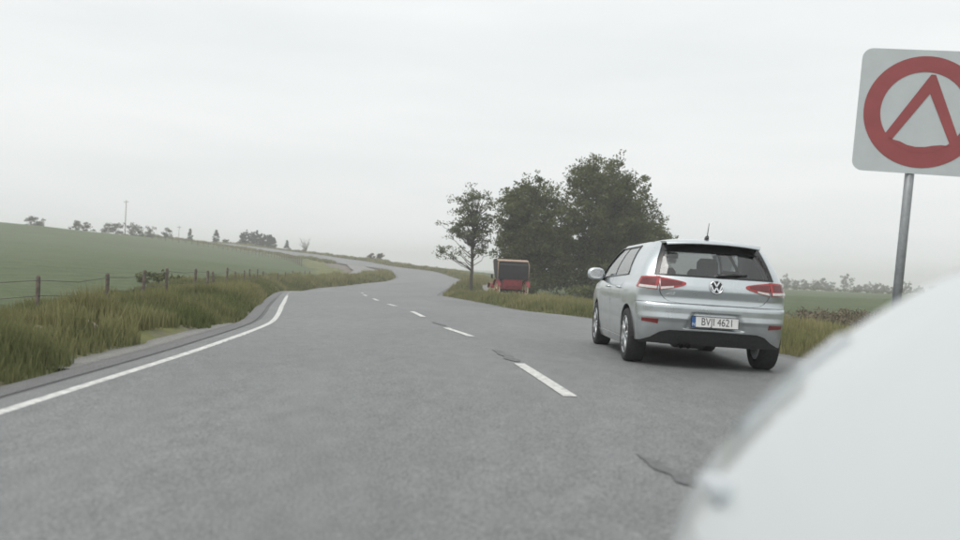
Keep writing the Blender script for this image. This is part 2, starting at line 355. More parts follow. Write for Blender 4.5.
# ------------------------------------------------------------------ carriageway
def strip(name, st, f0, f1, nf, dz, material, parent=None, skirt=0, jag=None):
    f = np.linspace(f0, f1, nf); V = []
    for s in st:
        row = road_pt(np.full(nf, s), f) + [0, 0, dz]; V.append(row)
    V = np.array(V)
    if jag is not None: V[:, 0, :2] += jag[0]; V[:, -1, :2] += jag[1]
    if skirt:
        A = V[:, :1].copy(); B = V[:, -1:].copy(); A[..., 2] -= skirt; B[..., 2] -= skirt; V = np.concatenate([A, V, B], 1); nf += 2
    m = len(st); i = (np.arange(m - 1)[:, None] * nf + np.arange(nf - 1)[None]).ravel()
    return ob(name, V.reshape(-1, 3), np.stack([i, i + 1, i + nf + 1, i + nf], 1), material, parent, smooth=not skirt)
ST = np.linspace(0, len(EL) - 1, 620)
road = strip('road', ST, -.035, 1.04, 9, .0, M['asphalt'], skirt=.0); tag(road, kind='structure')
# old paved shoulder outside the left and right lines, edge broken
for side, (fa, fb) in (('left', (-.078, -.034)), ('right', (1.038, 1.10))):
    sh = strip('road_shoulder', ST, fa, fb, 4, -.012, M['shoulder'], skirt=.16); tag(sh, kind='structure')
STN = np.linspace(0, 8.2 * 14, 240)
strip('edge_line', STN, -.0075, .0085, 2, .004, M['line'], road)
strip('edge_line', STN, .991, 1.006, 2, .004, M['line'], road)
idx_all = np.arange(len(EC)); arc0 = np.interp(np.interp(7.4, EC[:, 1][:120], idx_all[:120]), idx_all, ARC)
cf = lambda s: np.interp(np.interp(s, idx_all, EC[:, 1]), [7, 9.6, 13.7, 15.7, 25, 60], [.51, .477, .436, .41, .40, .45])
for k in range(-5, 7):
    a0 = arc0 + k * 6.2
    if a0 < 0 or a0 + 2.4 > ARC[-1]: continue
    s = np.interp(np.linspace(a0, a0 + 2.35, 6), ARC, idx_all); V = np.array([[road_pt(np.array([q]), np.array([cf(q) + e]))[0] + [0, 0, .005] for e in (-.008, .008)] for q in s]); j = np.arange(5) * 2; ob('centre_dash', V.reshape(-1, 3), np.stack([j, j + 1, j + 3, j + 2], 1), M['line'], road)
# worn edge rut between shoulder and line, tar repairs
def patch(pts, name='tar_patch', material=None):
    V = []
    for (x, y) in pts:
        i = np.interp(y, EC[:, 1][:150], idx_all[:150]); f = (x - np.interp(i, idx_all, EL[:, 0])) / (np.interp(i, idx_all, ER[:, 0] - EL[:, 0]))
        V.append(road_pt(np.array([i]), np.array([f]))[0] + [0, 0, .006])
    ob(name, V, [tuple(range(len(V)))], material or M['tar'], road)
patch([(.40, 10.0), (.47, 9.9), (.50, 10.05), (.43, 10.3), (.44, 10.55), (.34, 10.8), (.33, 11.1), (.24, 11.3), (.19, 11.25), (.25, 10.95), (.25, 10.7), (.33, 10.45), (.31, 10.2)])
patch([(.95, 5.22), (1.0, 5.05), (1.06, 5.0), (1.06, 4.85), (1.14, 4.72), (1.13, 4.6), (1.22, 4.42), (1.3, 4.1), (1.22, 4.05), (1.14, 4.25), (1.13, 4.4), (1.04, 4.52), (1.05, 4.68), (.98, 4.8), (.97, 5.0)])
for a_, b_ in ((8.28, 8.45), (8.55, 8.68), (8.85, 8.95)): strip('edge_line', np.linspace(a_ * 14, b_ * 14, 4), -.006, .007, 2, .004, M['line'], road)
patch([(-.62, 16.6), (-.55, 16.5), (-.60, 17.0), (-.75, 17.6), (-.9, 18.0), (-.86, 17.5)])
strip('crack_line', np.interp(np.linspace(ARC[20], ARC[110], 90), ARC, idx_all), -.0475, -.0445, 2, .003, M['tar'], road)
# pale gravel spilled along the broken left edge
s_g = np.interp(np.linspace(8.2, 15.5, 40), EL[:, 1][:120], idx_all[:120]); jg = np.zeros((40, 2)); jg[:, 0] = -.16 * np.abs(np.sin(np.linspace(0, 9.4, 40))) - .05 * np.sin(np.linspace(0, 31, 40))
gr = strip('gravel_edge', s_g, -.112, -.079, 3, -.018, M['gravel'], skirt=.14, jag=(jg, 0 * jg)); tag(gr, kind='structure')
# lay-by loop
lv = []
for k in range(len(LAY)):
    f = np.linspace(0, 1, 6); X = LAY[k, 0] * (1 - f) + LAY[k, 2] * f; Y = LAY[k, 1] * (1 - f) + LAY[k, 3] * f
    lv.append(np.stack([X, Y, T(X, Y) + .0], 1))
lv = np.array(lv); n1 = lv.shape[0]; i = (np.arange(n1 - 1)[:, None] * 6 + np.arange(5)[None]).ravel()
layby = ob('lay_by', lv.reshape(-1, 3) - [0, 0, .02], np.stack([i, i + 1, i + 7, i + 6], 1), M['gravel'], smooth=True); tag(layby, kind='structure')
# farm track leaving the bend towards the carriage
TRK = catmull(np.array([(-2.6,108,-2.0,100),(-.6,94,.9,93),(-.1,76,1.7,76),(.4,62,2.5,62),(.6,50,2.7,50),(1.2,42,3.2,43)], float), 8)
tv = []
for k in range(len(TRK)):
    f = np.linspace(0, 1, 5); X = TRK[k, 0] * (1 - f) + TRK[k, 2] * f; Y = TRK[k, 1] * (1 - f) + TRK[k, 3] * f; tv.append(np.stack([X, Y, ground_z(X, Y) + .035], 1))
tv = np.array(tv); i = (np.arange(len(TRK) - 1)[:, None] * 5 + np.arange(4)[None]).ravel()
track = ob('farm_track', tv.reshape(-1, 3), np.stack([i, i + 1, i + 6, i + 5], 1), M['gravel'], smooth=True); tag(track, kind='structure')
def on_track(x, y):
    C = np.stack([(TRK[:, 0] + TRK[:, 2]) / 2, (TRK[:, 1] + TRK[:, 3]) / 2], 1); return np.hypot(x[:, None] - C[None, :, 0], y[:, None] - C[None, :, 1]).min(1) < 1.1

# ------------------------------------------------------------------ grass
STONES = [(-5.05, 10.4, .12), (-4.75, 10.9, .11)]
def blade_mesh(name, P, h, w, tint, material, lean=.35):
    n = len(P); a = RNG.uniform(0, 2 * np.pi, n); b = RNG.uniform(0, 2 * np.pi, n); l = RNG.uniform(.1, 1, n) * lean * h
    s = np.stack([np.cos(a), np.sin(a), np.zeros(n)], 1) * (w / 2)[:, None]; d = np.stack([np.cos(b) * l, np.sin(b) * l, np.zeros(n)], 1)
    up = np.array([0, 0, 1.]); hh = h[:, None]
    V = np.stack([P - s, P + s, P + s * .75 + d * .35 + up * hh * .55, P - s * .75 + d * .35 + up * hh * .55, P + d + up * hh * RNG.uniform(.85, 1.05, (n, 1))], 1)
    k = np.arange(n)[:, None] * 5; F = np.concatenate([k + [0, 1, 2], k + [0, 2, 3], k + [3, 2, 4]], 0)
    me = new_mesh(name, V.reshape(-1, 3), F); attr(me, 'tint', np.repeat(tint, 5)); return link(name, me, material)
def vnoise(x, y, s, seed=0):
    g = np.random.default_rng(seed).random((64, 64)); u, v = x / s, y / s; i, j = np.floor(u).astype(int), np.floor(v).astype(int); a, b = u - i, v - j
    a = a * a * (3 - 2 * a); b = b * b * (3 - 2 * b); q = lambda p, r: g[p % 64, r % 64]
    return q(i, j) * (1 - a) * (1 - b) + q(i + 1, j) * a * (1 - b) + q(i, j + 1) * (1 - a) * b + q(i + 1, j + 1) * a * b
def verge(name, side, label, n, y0, y1, wmax, hbase, tint0=0.):
    """side -1 left, +1 right: blades strewn along the road side, denser and finer where near"""
    s_of_y = lambda yy: np.interp(yy, (EL if side < 0 else ER)[:, 1], idx_all)
    u = RNG.random(n); y = y0 * (y1 / y0) ** u; st = s_of_y(y)
    off = RNG.random(n) ** .85 * wmax
    # outward direction
    cx, cy = np.interp(st, idx_all, EL[:, 0]), np.interp(st, idx_all, EL[:, 1]); rx, ry = np.interp(st, idx_all, ER[:, 0]), np.interp(st, idx_all, ER[:, 1])
    dx, dy = rx - cx, ry - cy; q = np.hypot(dx, dy); dx /= q; dy /= q
    o = .45 + off
    o = o + .3 * vnoise(cx, cy, 1.3, 3)
    x, yy = (cx - dx * o, cy - dy * o) if side < 0 else (rx + dx * o, ry + dy * o)
    d, dl = corridor(x, yy); keep = (d > .5 + (side < 0) * .48 * np.clip(1 - ((yy - 11.6) / 4.2) ** 2, 0, 1) * (.5 + .8 * vnoise(x, yy, .8, 12))) & (dl > .1) & ~on_track(x, yy)
    for a_, b_, s_ in STONES: keep &= ~((np.abs(x - a_ * (yy / b_)) < .2) & (yy > b_ - .8) & (yy < b_ + .15))
    x, yy, off = x[keep], yy[keep], off[keep]; D = np.hypot(x, yy)
    cl = vnoise(x, yy, .55, 5); cl2 = vnoise(x, yy, 2.3, 6)
    keep = RNG.random(len(x)) < .35 + .9 * cl; x, yy, off, D, cl, cl2 = x[keep], yy[keep], off[keep], D[keep], cl[keep], cl2[keep]
    h = hbase * (.35 + .9 * cl * cl2 * 1.6 + .3 * RNG.random(len(x))) * np.clip(.45 + off, .45, 1.0)
    w = .006 + .0011 * D; tint = np.clip(tint0 + .75 * cl2 + .35 * RNG.random(len(x)) - .25 + .25 * (vnoise(x, yy, .9, 9) - .5), 0, 1)
    o = blade_mesh(name, np.stack([x, yy, ground_z(x, yy) - .02], 1), h, w, tint, M['grass'])
    return tag(o, label, 'grass', kind='stuff')
verge('verge_grass', -1, 'long unkempt grass on the bank between the left road edge and the wire fence', 150000, 3.2, 62, 3.7, .36, .0)
verge('verge_grass', -1, 'rough grass strip lining the inside of the far left-hand bend', 42000, 55, 235, 3.4, .55, .2)
verge('verge_grass', 1, 'tufted roadside grass beside the silver hatchback and below the trees', 120000, 6, 75, 4.6, .34, .12)
verge('verge_grass', 1, 'grass bank along the outer side of the far bend', 45000, 70, 240, 4.5, .55, .18)
# ------------------------------------------------------------------ trees
def leaf_cloud(centres, radii, per, size, flat=.75, tb=.5, bias=None):
    """leaf quads scattered in flattened blobs; returns V, F, tint"""
    C = np.repeat(centres, per, 0); r = np.repeat(radii, per); n = len(C)
    g = RNG.normal(size=(n, 3)); g /= np.linalg.norm(g, axis=1)[:, None] + 1e-9; g *= (RNG.random(n) ** .45)[:, None]; g[:, 2] *= flat
    P = C + g * r[:, None]
    a = RNG.normal(size=(n, 3)); a /= np.linalg.norm(a, axis=1)[:, None]; b = np.cross(a, RNG.normal(size=(n, 3))); b /= np.linalg.norm(b, axis=1)[:, None] + 1e-9
    s = size * RNG.uniform(.55, 1.3, n); a *= s[:, None]; b *= (s * .55)[:, None]
    V = np.stack([P - a, P + b * .8 - a * .1, P + a, P - b * .8 + a * .1], 1).reshape(-1, 3)
    ct = np.repeat(RNG.random(len(centres)), per); t = np.clip(.45 * ct + .35 * RNG.random(n) + .15, 0, 1)
    return V, np.arange(n * 4).reshape(n, 4), np.repeat(t, 4)
def limb(mb, p0, p1, r0, r1, n=6, wob=.08):
    p0, p1 = Vector(p0), Vector(p1); Lh = (p1 - p0).length; pts = [p0]
    for k in range(1, n):
        t = k / n; pts.append(p0.lerp(p1, t) + Vector((random.uniform(-1, 1), random.uniform(-1, 1), random.uniform(-.3, .6) + (.25 * math.sin(t * 3.14)))) * wob * Lh)
    pts.append(p1); mb.tube(pts, [r0 + (r1 - r0) * (k / n) for k in range(n + 1)], 6); return pts
def broad_tree(name, label, loc, height, lobes, nclump, per, size, trunk_r, fork, leafmat, group=None, blob=.55, spray=.25, flat=.7):
    """lobes: list of (cx, cy, cz, rx, ry, rz) giving the crown's outline"""
    root = thing(name, label, 'tree', loc, group=group)
    lob = np.array(lobes, float); vol = lob[:, 3] * lob[:, 4] * lob[:, 5]; pick = RNG.choice(len(lob), nclump, p=vol / vol.sum())
    g = RNG.normal(size=(nclump, 3)); g /= np.linalg.norm(g, axis=1)[:, None]; rr = RNG.random(nclump) ** .38
    C = lob[pick, :3] + g * rr[:, None] * lob[pick, 3:] * (1 + .05 * RNG.normal(size=(nclump, 1)))
    C[:, 2] = np.maximum(C[:, 2], .5)
    tr = MB(); top = Vector((lob[0, 0] * .4, lob[0, 1] * .4, height * .72))
    trunk_pts = limb(tr, (0, 0, -.2), (top.x * .3, top.y * .3, fork), trunk_r * 1.15, trunk_r * .8, 5, .02)
    limb(tr, trunk_pts[-1], top, trunk_r * .78, trunk_r * .18, 7, .05)
    order = RNG.permutation(nclump)[:max(10, int(nclump * (.25 if nclump != 170 else .8)))]
    for k in order:
        c = Vector(C[k]); zf = min(max(fork * .8, c.z - np.hypot(c.x, c.y) * .75), height * .68); base = Vector((top.x * zf / height, top.y * zf / height, zf))
        limb(tr, base, c, trunk_r * random.uniform(.14, .36), .012, 5, .06)
    tk = tr.build('trunk', M['bark'], root, True)
    rad = blob * RNG.uniform(.55, 1.45, nclump)
    V, F, t = leaf_cloud(C, rad, per, size, flat)
    # loose outer sprays that break the outline
    ns = nclump // 2; k = RNG.choice(nclump, ns); out = C[k] + g[k] * rad[k][:, None] * RNG.uniform(.4, 1.15, (ns, 1))
    V2, F2, t2 = leaf_cloud(out, rad[k] * .5, max(4, int(per * spray)), size * .9)
    V = np.vstack([V, V2]); F = np.vstack([F, F2 + len(t)]); t = np.r_[t, t2]
    me = new_mesh('crown', V, F); attr(me, 'tint', t); link('crown', me, leafmat, root)
    return root
def gz(x, y): return float(ground_z(x, y)[0])
broad_tree('broadleaf_tree', 'slim young tree with open airy crown and bare lower trunk beside the grey track', (-.55, 62, gz(-.55, 62)), 7.6,
    [(0, 0, 5.4, 1.7, 1.7, 1.9), (-1.3, .2, 4.5, 1.3, 1.2, .8), (.9, -.2, 4.8, 1.0, 1.0, 1.2), (-1.6, 0, 2.9, 1.1, .8, .5), (.8, .4, 3.0, 1.1, .8, .55), (-.2, 0, 6.9, .8, .8, .7), (-2.0, 0, 2.6, .5, .4, .3)], 170, 26, .10, .13, 2.0, M['leaf_light'], blob=.42, flat=.42)
GB = 'broad dense trees standing together behind the carriage'
broad_tree('broadleaf_tree', 'dense dark rounded tree standing directly behind the old carriage', (3.9, 67, gz(3.9, 67)), 9.4,
    [(0, 0, 5.0, 2.9, 2.8, 3.6), (-.8, 0, 6.8, 1.9, 1.8, 1.7), (1.0, .2, 3.2, 2.4, 2.2, 2.4), (-1.3, 0, 2.9, 1.7, 1.7, 2.0), (.3, -.6, 1.4, 2.6, 1.6, 1.0)], 620, 60, .125, .28, 1.6, M['leaf'], GB, .55)
broad_tree('broadleaf_tree', 'tallest broad tree with domed crown, between the carriage and the hatchback', (9.3, 69, gz(9.3, 69)), 11.0,
    [(0, 0, 6.6, 3.7, 3.4, 3.6), (-.4, 0, 8.8, 2.4, 2.3, 1.9), (2.3, 0, 5.0, 2.3, 2.2, 2.6), (-1.2, .2, 3.3, 3.0, 2.6, 2.5), (1.6, 0, 3.0, 2.6, 2.2, 2.0), (-1.0, -.6, 1.5, 3.2, 1.8, 1.1)], 850, 60, .125, .34, 1.8, M['leaf'], GB, .58)
broad_tree('broadleaf_tree', 'lower spreading tree filling the gap behind the hatchback roof', (13.6, 73, gz(13.6, 73)), 6.6,
    [(-.6, 0, 3.6, 2.6, 2.4, 2.4), (-1.6, 0, 2.6, 2.0, 2.0, 1.8), (.3, 0, 5.0, 1.2, 1.2, 1.0), (-1.0, 0, 1.3, 2.6, 1.6, .9)], 300, 60, .125, .2, 1.2, M['leaf'], GB, .55)
def shrub(name, label, x, y, rx, h, n, per, size, lm, cat='bush', group=None, zoff=0.):
    root = thing(name, label, cat, (x, y, gz(x, y) + zoff), group=group); st = MB()
    C = np.stack([RNG.normal(0, .42, n) * rx, RNG.normal(0, .35, n) * rx, h * (.06 + .74 * RNG.random(n))], 1); C[:, 0] *= np.clip(1.3 - C[:, 2] / h * .8, .3, 1.2)
    for k in range(min(n, 12)): limb(st, (C[k, 0] * .2, C[k, 1] * .2, -.1), C[k], .012 * h + .006, .004 * h + .002, 3, .06)
    st.build('stems', M['bark'], root, True)
    V, F, t = leaf_cloud(C, np.full(n, .26 * (rx + h) / 2) * RNG.uniform(.6, 1.3, n), per, size); me = new_mesh('foliage', V, F); attr(me, 'tint', t); link('foliage', me, lm, root); return root
shrub('bush', 'pale green bush growing under the dark tree, right beside the carriage', 3.0, 58, 1.2, 1.5, 26, 40, .11, M['leaf_light'])
shrub('bush', 'low bush under the tall domed tree', 7.2, 62, 1.6, 1.2, 26, 40, .12, M['leaf'])
shrub('bush', 'small dark bush alone in the crop behind the wire fence', -13.6, 38, 1.0, .55, 18, 36, .09, M['leaf'])
# dead brown stalks past the hatchback
DS = [(9.6, 25.5), (10.6, 27), (11.7, 28.5), (12.4, 27.6), (13.2, 29.5), (11.0, 29.8), (14.6, 31.5), (9.0, 24.2), (12.9, 31.6), (15.5, 33)]
for k, (x, y) in enumerate(DS):
    n = 60; P = np.stack([RNG.normal(0, .5, n), RNG.normal(0, .35, n), np.zeros(n)], 1)
    root = thing('dry_scrub', 'clump of dead brown stalks at the edge of the field past the hatchback', 'scrub', (x, y, gz(x, y) - .02), group='dead brown scrub past the hatchback')
    o = blade_mesh('stalks', P, RNG.uniform(.25, .6, n), np.full(n, .03), RNG.random(n), M['dry'], .5); o.parent = root; tag(o, kind='stuff')
    V, F, t = leaf_cloud(np.stack([RNG.normal(0, .45, 14), RNG.normal(0, .3, 14), RNG.uniform(.1, .4, 14)], 1), np.full(14, .22), 14, .07)
    me = new_mesh('dead_leaves', V, F); attr(me, 'tint', t); link('dead_leaves', me, M['dry'], root)
# far conifers, bushes and bare tree on the crest
def conifer(label, rt, D, h, w, group=None, base=None):
    x = rt * D; root = thing('conifer_tree', label, 'tree', (x, D, (gz(x, D) if base is None else base) - .1), group=group)
    MB().tube([(0, 0, -.2), (0, 0, h * .5), (0, 0, h)], [.11, .07, .01], 6).build('trunk', M['bark'], root, True)
    n = 46; zz = h * (.10 + .88 * RNG.random(n)); rr = w / 2 * np.clip(1 - zz / h, 0, 1) ** .8 * RNG.uniform(.4, 1.05, n); a = RNG.uniform(0, 6.283, n)
    C = np.stack([rr * np.cos(a), rr * np.sin(a), zz], 1); V, F, t = leaf_cloud(C, np.full(n, .14 * w + .08) * (1.35 - zz / h), 26, .2, .6); me = new_mesh('crown', V, F); attr(me, 'tint', t); link('crown', me, M['conifer'], root)
conifer('small lone conifer on the hill crest, standing nearest the utility pole', -.3235, 243, 4.0, 2.0)
conifer('lone conifer between the first crest conifer and the dark conifer clump', -.2945, 240, 4.3, 2.3)
for k, (rt, h) in enumerate([(-.2665, 4.6), (-.261, 5.8), (-.255, 5.4), (-.2495, 5.9), (-.244, 5.3), (-.238, 5.6), (-.2335, 5.5), (-.2305, 4.9), (-.258, 5.0), (-.2465, 5.2), (-.2525, 5.5), (-.241, 5.4), (-.2355, 5.2), (-.264, 4.9)]):
    conifer('dark conifer in the tight clump on the hill crest', rt, 244 + (k % 3) * 1.6, h, 3.1, 'tight clump of conifers on the crest')
conifer('squat conifer standing between the conifer clump and the bare tree', -.2155, 238, 4.1, 2.5)
bt = thing('bare_tree', 'leafless pale tree on the crest beside the squat conifer', 'tree', (-.195 * 232, 232, gz(-.195 * 232, 232) - .1)); m1 = MB(); m2 = MB()
limb(m1, (0, 0, -.2), (.1, 0, 2.2), .10, .07, 4, .02); m1.build('trunk', M['bark'], bt, True)
for k in range(26):
    a = random.uniform(0, 6.28); z0 = random.uniform(1.0, 2.3); e = Vector((math.cos(a) * random.uniform(.6, 1.7), math.sin(a) * random.uniform(.4, 1.2), random.uniform(3.0, 5.4)))
    p = limb(m2, (.08, 0, z0), e, .04, .012, 5, .05)
    for j in range(3): q = p[random.randint(2, 4)]; limb(m2, q, q + Vector((random.uniform(-.6, .6), random.uniform(-.5, .5), random.uniform(.3, .9))), .018, .008, 3, .05)
m2.build('branches', M['bark'], bt, True)
for rt, D, w, h in [(-.501, 205, 1.6, 2.1), (-.492, 206, 2.0, 2.4), (-.451, 212, 2.2, 2.2), (-.4395, 214, 2.2, 2.2), (-.417, 215, 3.0, 2.3), (-.406, 216, 3.0, 2.6), (-.389, 217, 3.4, 3.1), (-.3795, 216, 3.4, 2.9), (-.367, 218, 2.6, 2.4), (-.349, 222, 2.2, 2.6), (-.284, 238, 1.8, 1.5), (-.122, 190, 1.3, 1.3), (-.112, 188, 1.6, 1.5), (-.2, 226, 3.0, 1.0)]:
    x = rt * D; root = shrub('bush', 'small grey-green bush on the skyline beyond the fields', x, D, w * .62, h + .5, 16, 34, .2, M['far_leaf'], group='bushes along the skyline'); root['label'] = ('small bush on the skyline above the far road bend' if rt > -.15 else 'low mound of scrub at the foot of the bare tree' if rt > -.25 else 'little bush between the lone conifers on the crest' if rt > -.3 else 'small rounded bush on the bare hill top, well away from the utility pole' if rt < -.48 else 'grey-green bush in the row behind the field by the tall utility pole')
for k, rt in enumerate([.300, .312, .325, .339, .350, .361, .373, .381, .389, .406, .42, .431, .44, .449, .46, .474, .489, .505, .52, .54]):
    D = 322 + 9 * (k % 3); h = [4.6, 5.2, 4.4, 5.6][k % 4] + .6 * random.random(); x = rt * D
    if rt == .406: h = 7.6
    lab = 'tallest round-headed tree in the far row across the right-hand field' if rt == .406 else 'small hazy tree in the far row across the right-hand field'
    broad_tree('broadleaf_tree', lab, (x, D, gz(x, D) - .2), h, [(0, 0, h * .62, h * .36, h * .36, h * .34), (.3, 0, h * .45, h * .34, h * .3, h * .3)], 34, 30, .26, .12, h * .28, M['far_leaf'], None if rt == .406 else 'far row of trees', .62)
# hedge at the field's far edge
hd = thing('field_hedge', 'low dark hedge along the far edge of the right-hand field', 'hedge', (88, 212, gz(88, 212)))
hx = np.linspace(-42, 42, 220); C = np.stack([hx, RNG.normal(0, .3, 220), RNG.uniform(.2, .75, 220) + ground_z(88 + hx, 212 + 0 * hx) - gz(88, 212)], 1)
V, F, t = leaf_cloud(C, np.full(220, .5), 22, .2); me = new_mesh('foliage', V, F); attr(me, 'tint', t); link('foliage', me, M['leaf'], hd)
# ------------------------------------------------------------------ fence along the left verge, posts and wires
fence = thing('wire_fence', 'post and wire fence between the left verge and the green field', 'fence', (0, 0, 0))
FP = [(-6.9, 3.2), (-6.95, 7.0), (-6.95, 10.6), (-7.0, 14.3), (-7.0, 17.0), (-7.1, 19.0), (-7.3, 21.0), (-7.6, 24.0), (-7.85, 26.0), (-8.25, 28.0), (-8.7, 31.0), (-9.2, 34.0), (-9.65, 37.0), (-10.2, 40), (-10.7, 43.3), (-11.2, 46.7), (-11.6, 50), (-12.1, 54), (-12.5, 58), (-12.9, 62), (-13.3, 66.5), (-13.8, 71), (-14.3, 76)]
tops = []
for k, (x, y) in enumerate(FP):
    z = gz(x, y); h = random.uniform(.70, .82); r = random.uniform(.032, .042); lx, ly = random.uniform(-.05, .05), random.uniform(-.05, .05)
    MB().tube([(x, y, z - .25), (x + lx * .5, y + ly * .5, z + h * .5), (x + lx, y + ly, z + h), (x + lx, y + ly, z + h + .03)], [r * 1.1, r, r * .95, r * .5], 8).build('post', M['wood_post'], fence)
    tops.append((x + lx, y + ly, z, h))
for hh in (.97, .62, .3):
    mb = MB(); pts = []
    for k, (x, y, z, h) in enumerate(tops):
        pts.append((x + .05, y, z + hh * h * .96))
        if k + 1 < len(tops): a = tops[k + 1]; pts.append(((x + a[0]) / 2 + .05, (y + a[1]) / 2, (z + a[2]) / 2 + hh * h * .96 - .03))
    mb.tube(pts, .0055, 5).build('wire', M['wire'], fence)
fence2 = thing('wire_fence', 'dark distant fence climbing the hill beside the upper road', 'fence', (0, 0, 0))
q2 = catmull(np.array([(-27, 136), (-34, 158), (-42, 176), (-51, 188), (-62, 197), (-76, 204)], float), 8); tops = []
for (x, y) in q2:
    z = gz(x, y); MB().tube([(x, y, z - .2), (x, y, z + 1.15)], .07, 6).build('post', M['wood_post'], fence2); tops.append((x, y, z))
for hh in (1.05, .7, .35): MB().tube([(x, y, z + hh) for x, y, z in tops], .02, 4).build('rail', M['wood_post'], fence2)
# utility poles on the crest
def pole(label, rt, D, h, r):
    x = rt * D; root = thing('utility_pole', label, 'pole', (x, D, gz(x, D))); MB().tube([(0, 0, -.3), (0, 0, h)], [r, r * .7], 8).build('mast', M['wood_post'], root, True)
    MB().box(-.55, .55, -.05, .05, h - .5, h - .38).build('crossarm', M['wood_post'], root)
    for sx in (-.45, 0, .45): MB().lathe([(.0, .0), (.05, .0), (.06, .07), (.03, .14), (0, .15)], 8, 'z', (sx, 0, h - .38)).build('insulator', M['stone'], root)
pole('tall utility pole standing on the hill crest behind the field', -.396, 222, 8.6, .12)
pole('short thin utility pole beside the lone crest conifer', -.336, 243, 4.4, .07)
for x, y, s in STONES:
    n1, n2 = 9, 6; V = []
    for i in range(n2 + 1):
        for j in range(n1):
            a = math.pi * i / n2; b = 2 * math.pi * j / n1; k = s * random.uniform(.8, 1.15); V.append((1.5 * k * math.sin(a) * math.cos(b), k * math.sin(a) * math.sin(b), .75 * k * math.cos(a)))
    F = [(i * n1 + j, i * n1 + (j + 1) % n1, (i + 1) * n1 + (j + 1) % n1, (i + 1) * n1 + j) for i in range(n2) for j in range(n1)]
    tag(ob('field_stone', V, F, M['stone'], smooth=True, loc=(x, y, gz(x, y) + s * .55)), 'pale weathered stone lying in the long verge grass', 'stone', 'stones in the left verge')
# ------------------------------------------------------------------ vehicle materials
def paint(name, col, metal, rough, flake=0.):
    m = mat(name, col, rough, metal, coat=.8); t = m.node_tree; b = t.nodes['Principled BSDF']; K = t.links.new
    tc = N(t, 'ShaderNodeTexCoord'); n = N(t, 'ShaderNodeTexNoise'); n.inputs['Scale'].default_value = 3.5; n.inputs['Detail'].default_value = 8
    r = N(t, 'ShaderNodeMapRange'); r.inputs[1].default_value = .3; r.inputs[2].default_value = .75; r.inputs[3].default_value = rough - .05; r.inputs[4].default_value = rough + .14
    K(tc.outputs['Object'], n.inputs['Vector']); K(n.outputs[0], r.inputs[0]); K(r.outputs[0], b.inputs['Roughness'])
    # road dust towards the sills
    s = N(t, 'ShaderNodeSeparateXYZ'); K(tc.outputs['Object'], s.inputs[0]); n2 = N(t, 'ShaderNodeTexNoise'); n2.inputs['Scale'].default_value = 6; n2.inputs['Detail'].default_value = 6; K(tc.outputs['Object'], n2.inputs['Vector'])
    h = N(t, 'ShaderNodeMath', operation='MULTIPLY_ADD'); K(n2.outputs[0], h.inputs[0]); h.inputs[1].default_value = -.5; K(s.outputs[2], h.inputs[2])
    r2 = N(t, 'ShaderNodeMapRange'); r2.inputs[1].default_value = 0.0; r2.inputs[2].default_value = .45; r2.inputs[3].default_value = .42; r2.inputs[4].default_value = 0; K(h.outputs[0], r2.inputs[0])
    mx = N(t, 'ShaderNodeMix', data_type='RGBA'); mx.inputs[6].default_value = (*col, 1); mx.inputs[7].default_value = (.17, .155, .135, 1); K(r2.outputs[0], mx.inputs[0]); K(mx.outputs[2], b.inputs['Base Color'])
    return m
M['silver'] = paint('silver_blue_metallic_paint', (.56, .60, .62), .75, .30)
M['white'] = paint('white_car_paint', (.47, .50, .51), 0., .36)
M['black_plastic'] = mat('black_textured_plastic', (.022, .022, .024), .6, noise=(30, .3))
M['trim'] = mat('gloss_black_trim', (.012, .012, .013), .2)
M['rubber'] = mat('tyre_rubber', (.022, .022, .023), .85, noise=(25, .4))
M['alloy'] = mat('alloy_wheel', (.48, .49, .50), .35, .85, noise=(8, .12))
M['cabin'] = mat('dark_cabin_fabric', (.030, .031, .034), .9, noise=(40, .2))
M['chrome'] = mat('chrome', (.75, .76, .78), .12, 1.)
def lens_mat(name, col, rough=.12, coat=.6): return mat(name, col, rough, 0., coat=coat, noise=(60, .12))
M['lens_red'] = lens_mat('red_lamp_lens', (.33, .028, .028)); M['lens_dark'] = lens_mat('smoked_red_lamp_lens', (.125, .012, .015)); M['lens_clear'] = lens_mat('clear_lamp_lens', (.62, .60, .58))
M['lens_reflector'] = lens_mat('rear_reflector', (.20, .018, .018), .3)
def glass_mat(name, tint, dens):
    m = bpy.data.materials.new(name); m.use_nodes = True; t = m.node_tree; t.nodes.clear(); K = t.links.new
    g = N(t, 'ShaderNodeBsdfGlossy'); g.inputs['Roughness'].default_value = .03; tr = N(t, 'ShaderNodeBsdfTransparent'); tr.inputs[0].default_value = (*tint, 1)
    fr = N(t, 'ShaderNodeFresnel'); fr.inputs[0].default_value = 1.52; mu = N(t, 'ShaderNodeMath', operation='MULTIPLY_ADD'); mu.inputs[1].default_value = 1.0; mu.inputs[2].default_value = dens
    mx = N(t, 'ShaderNodeMixShader'); o = N(t, 'ShaderNodeOutputMaterial'); K(fr.outputs[0], mu.inputs[0]); K(mu.outputs[0], mx.inputs[0]); K(tr.outputs[0], mx.inputs[1]); K(g.outputs[0], mx.inputs[2]); K(mx.outputs[0], o.inputs[0]); return m
M['glass'] = glass_mat('tinted_car_glass', (.42, .45, .45), .07); M['glass_clear'] = glass_mat('clear_car_glass', (.78, .81, .80), .14)
M['plate_white'] = mat('number_plate_white', (.72, .72, .71), .4); M['plate_blue'] = mat('number_plate_blue', (.03, .10, .28), .4); M['plate_ink'] = mat('number_plate_ink', (.02, .02, .022), .5)

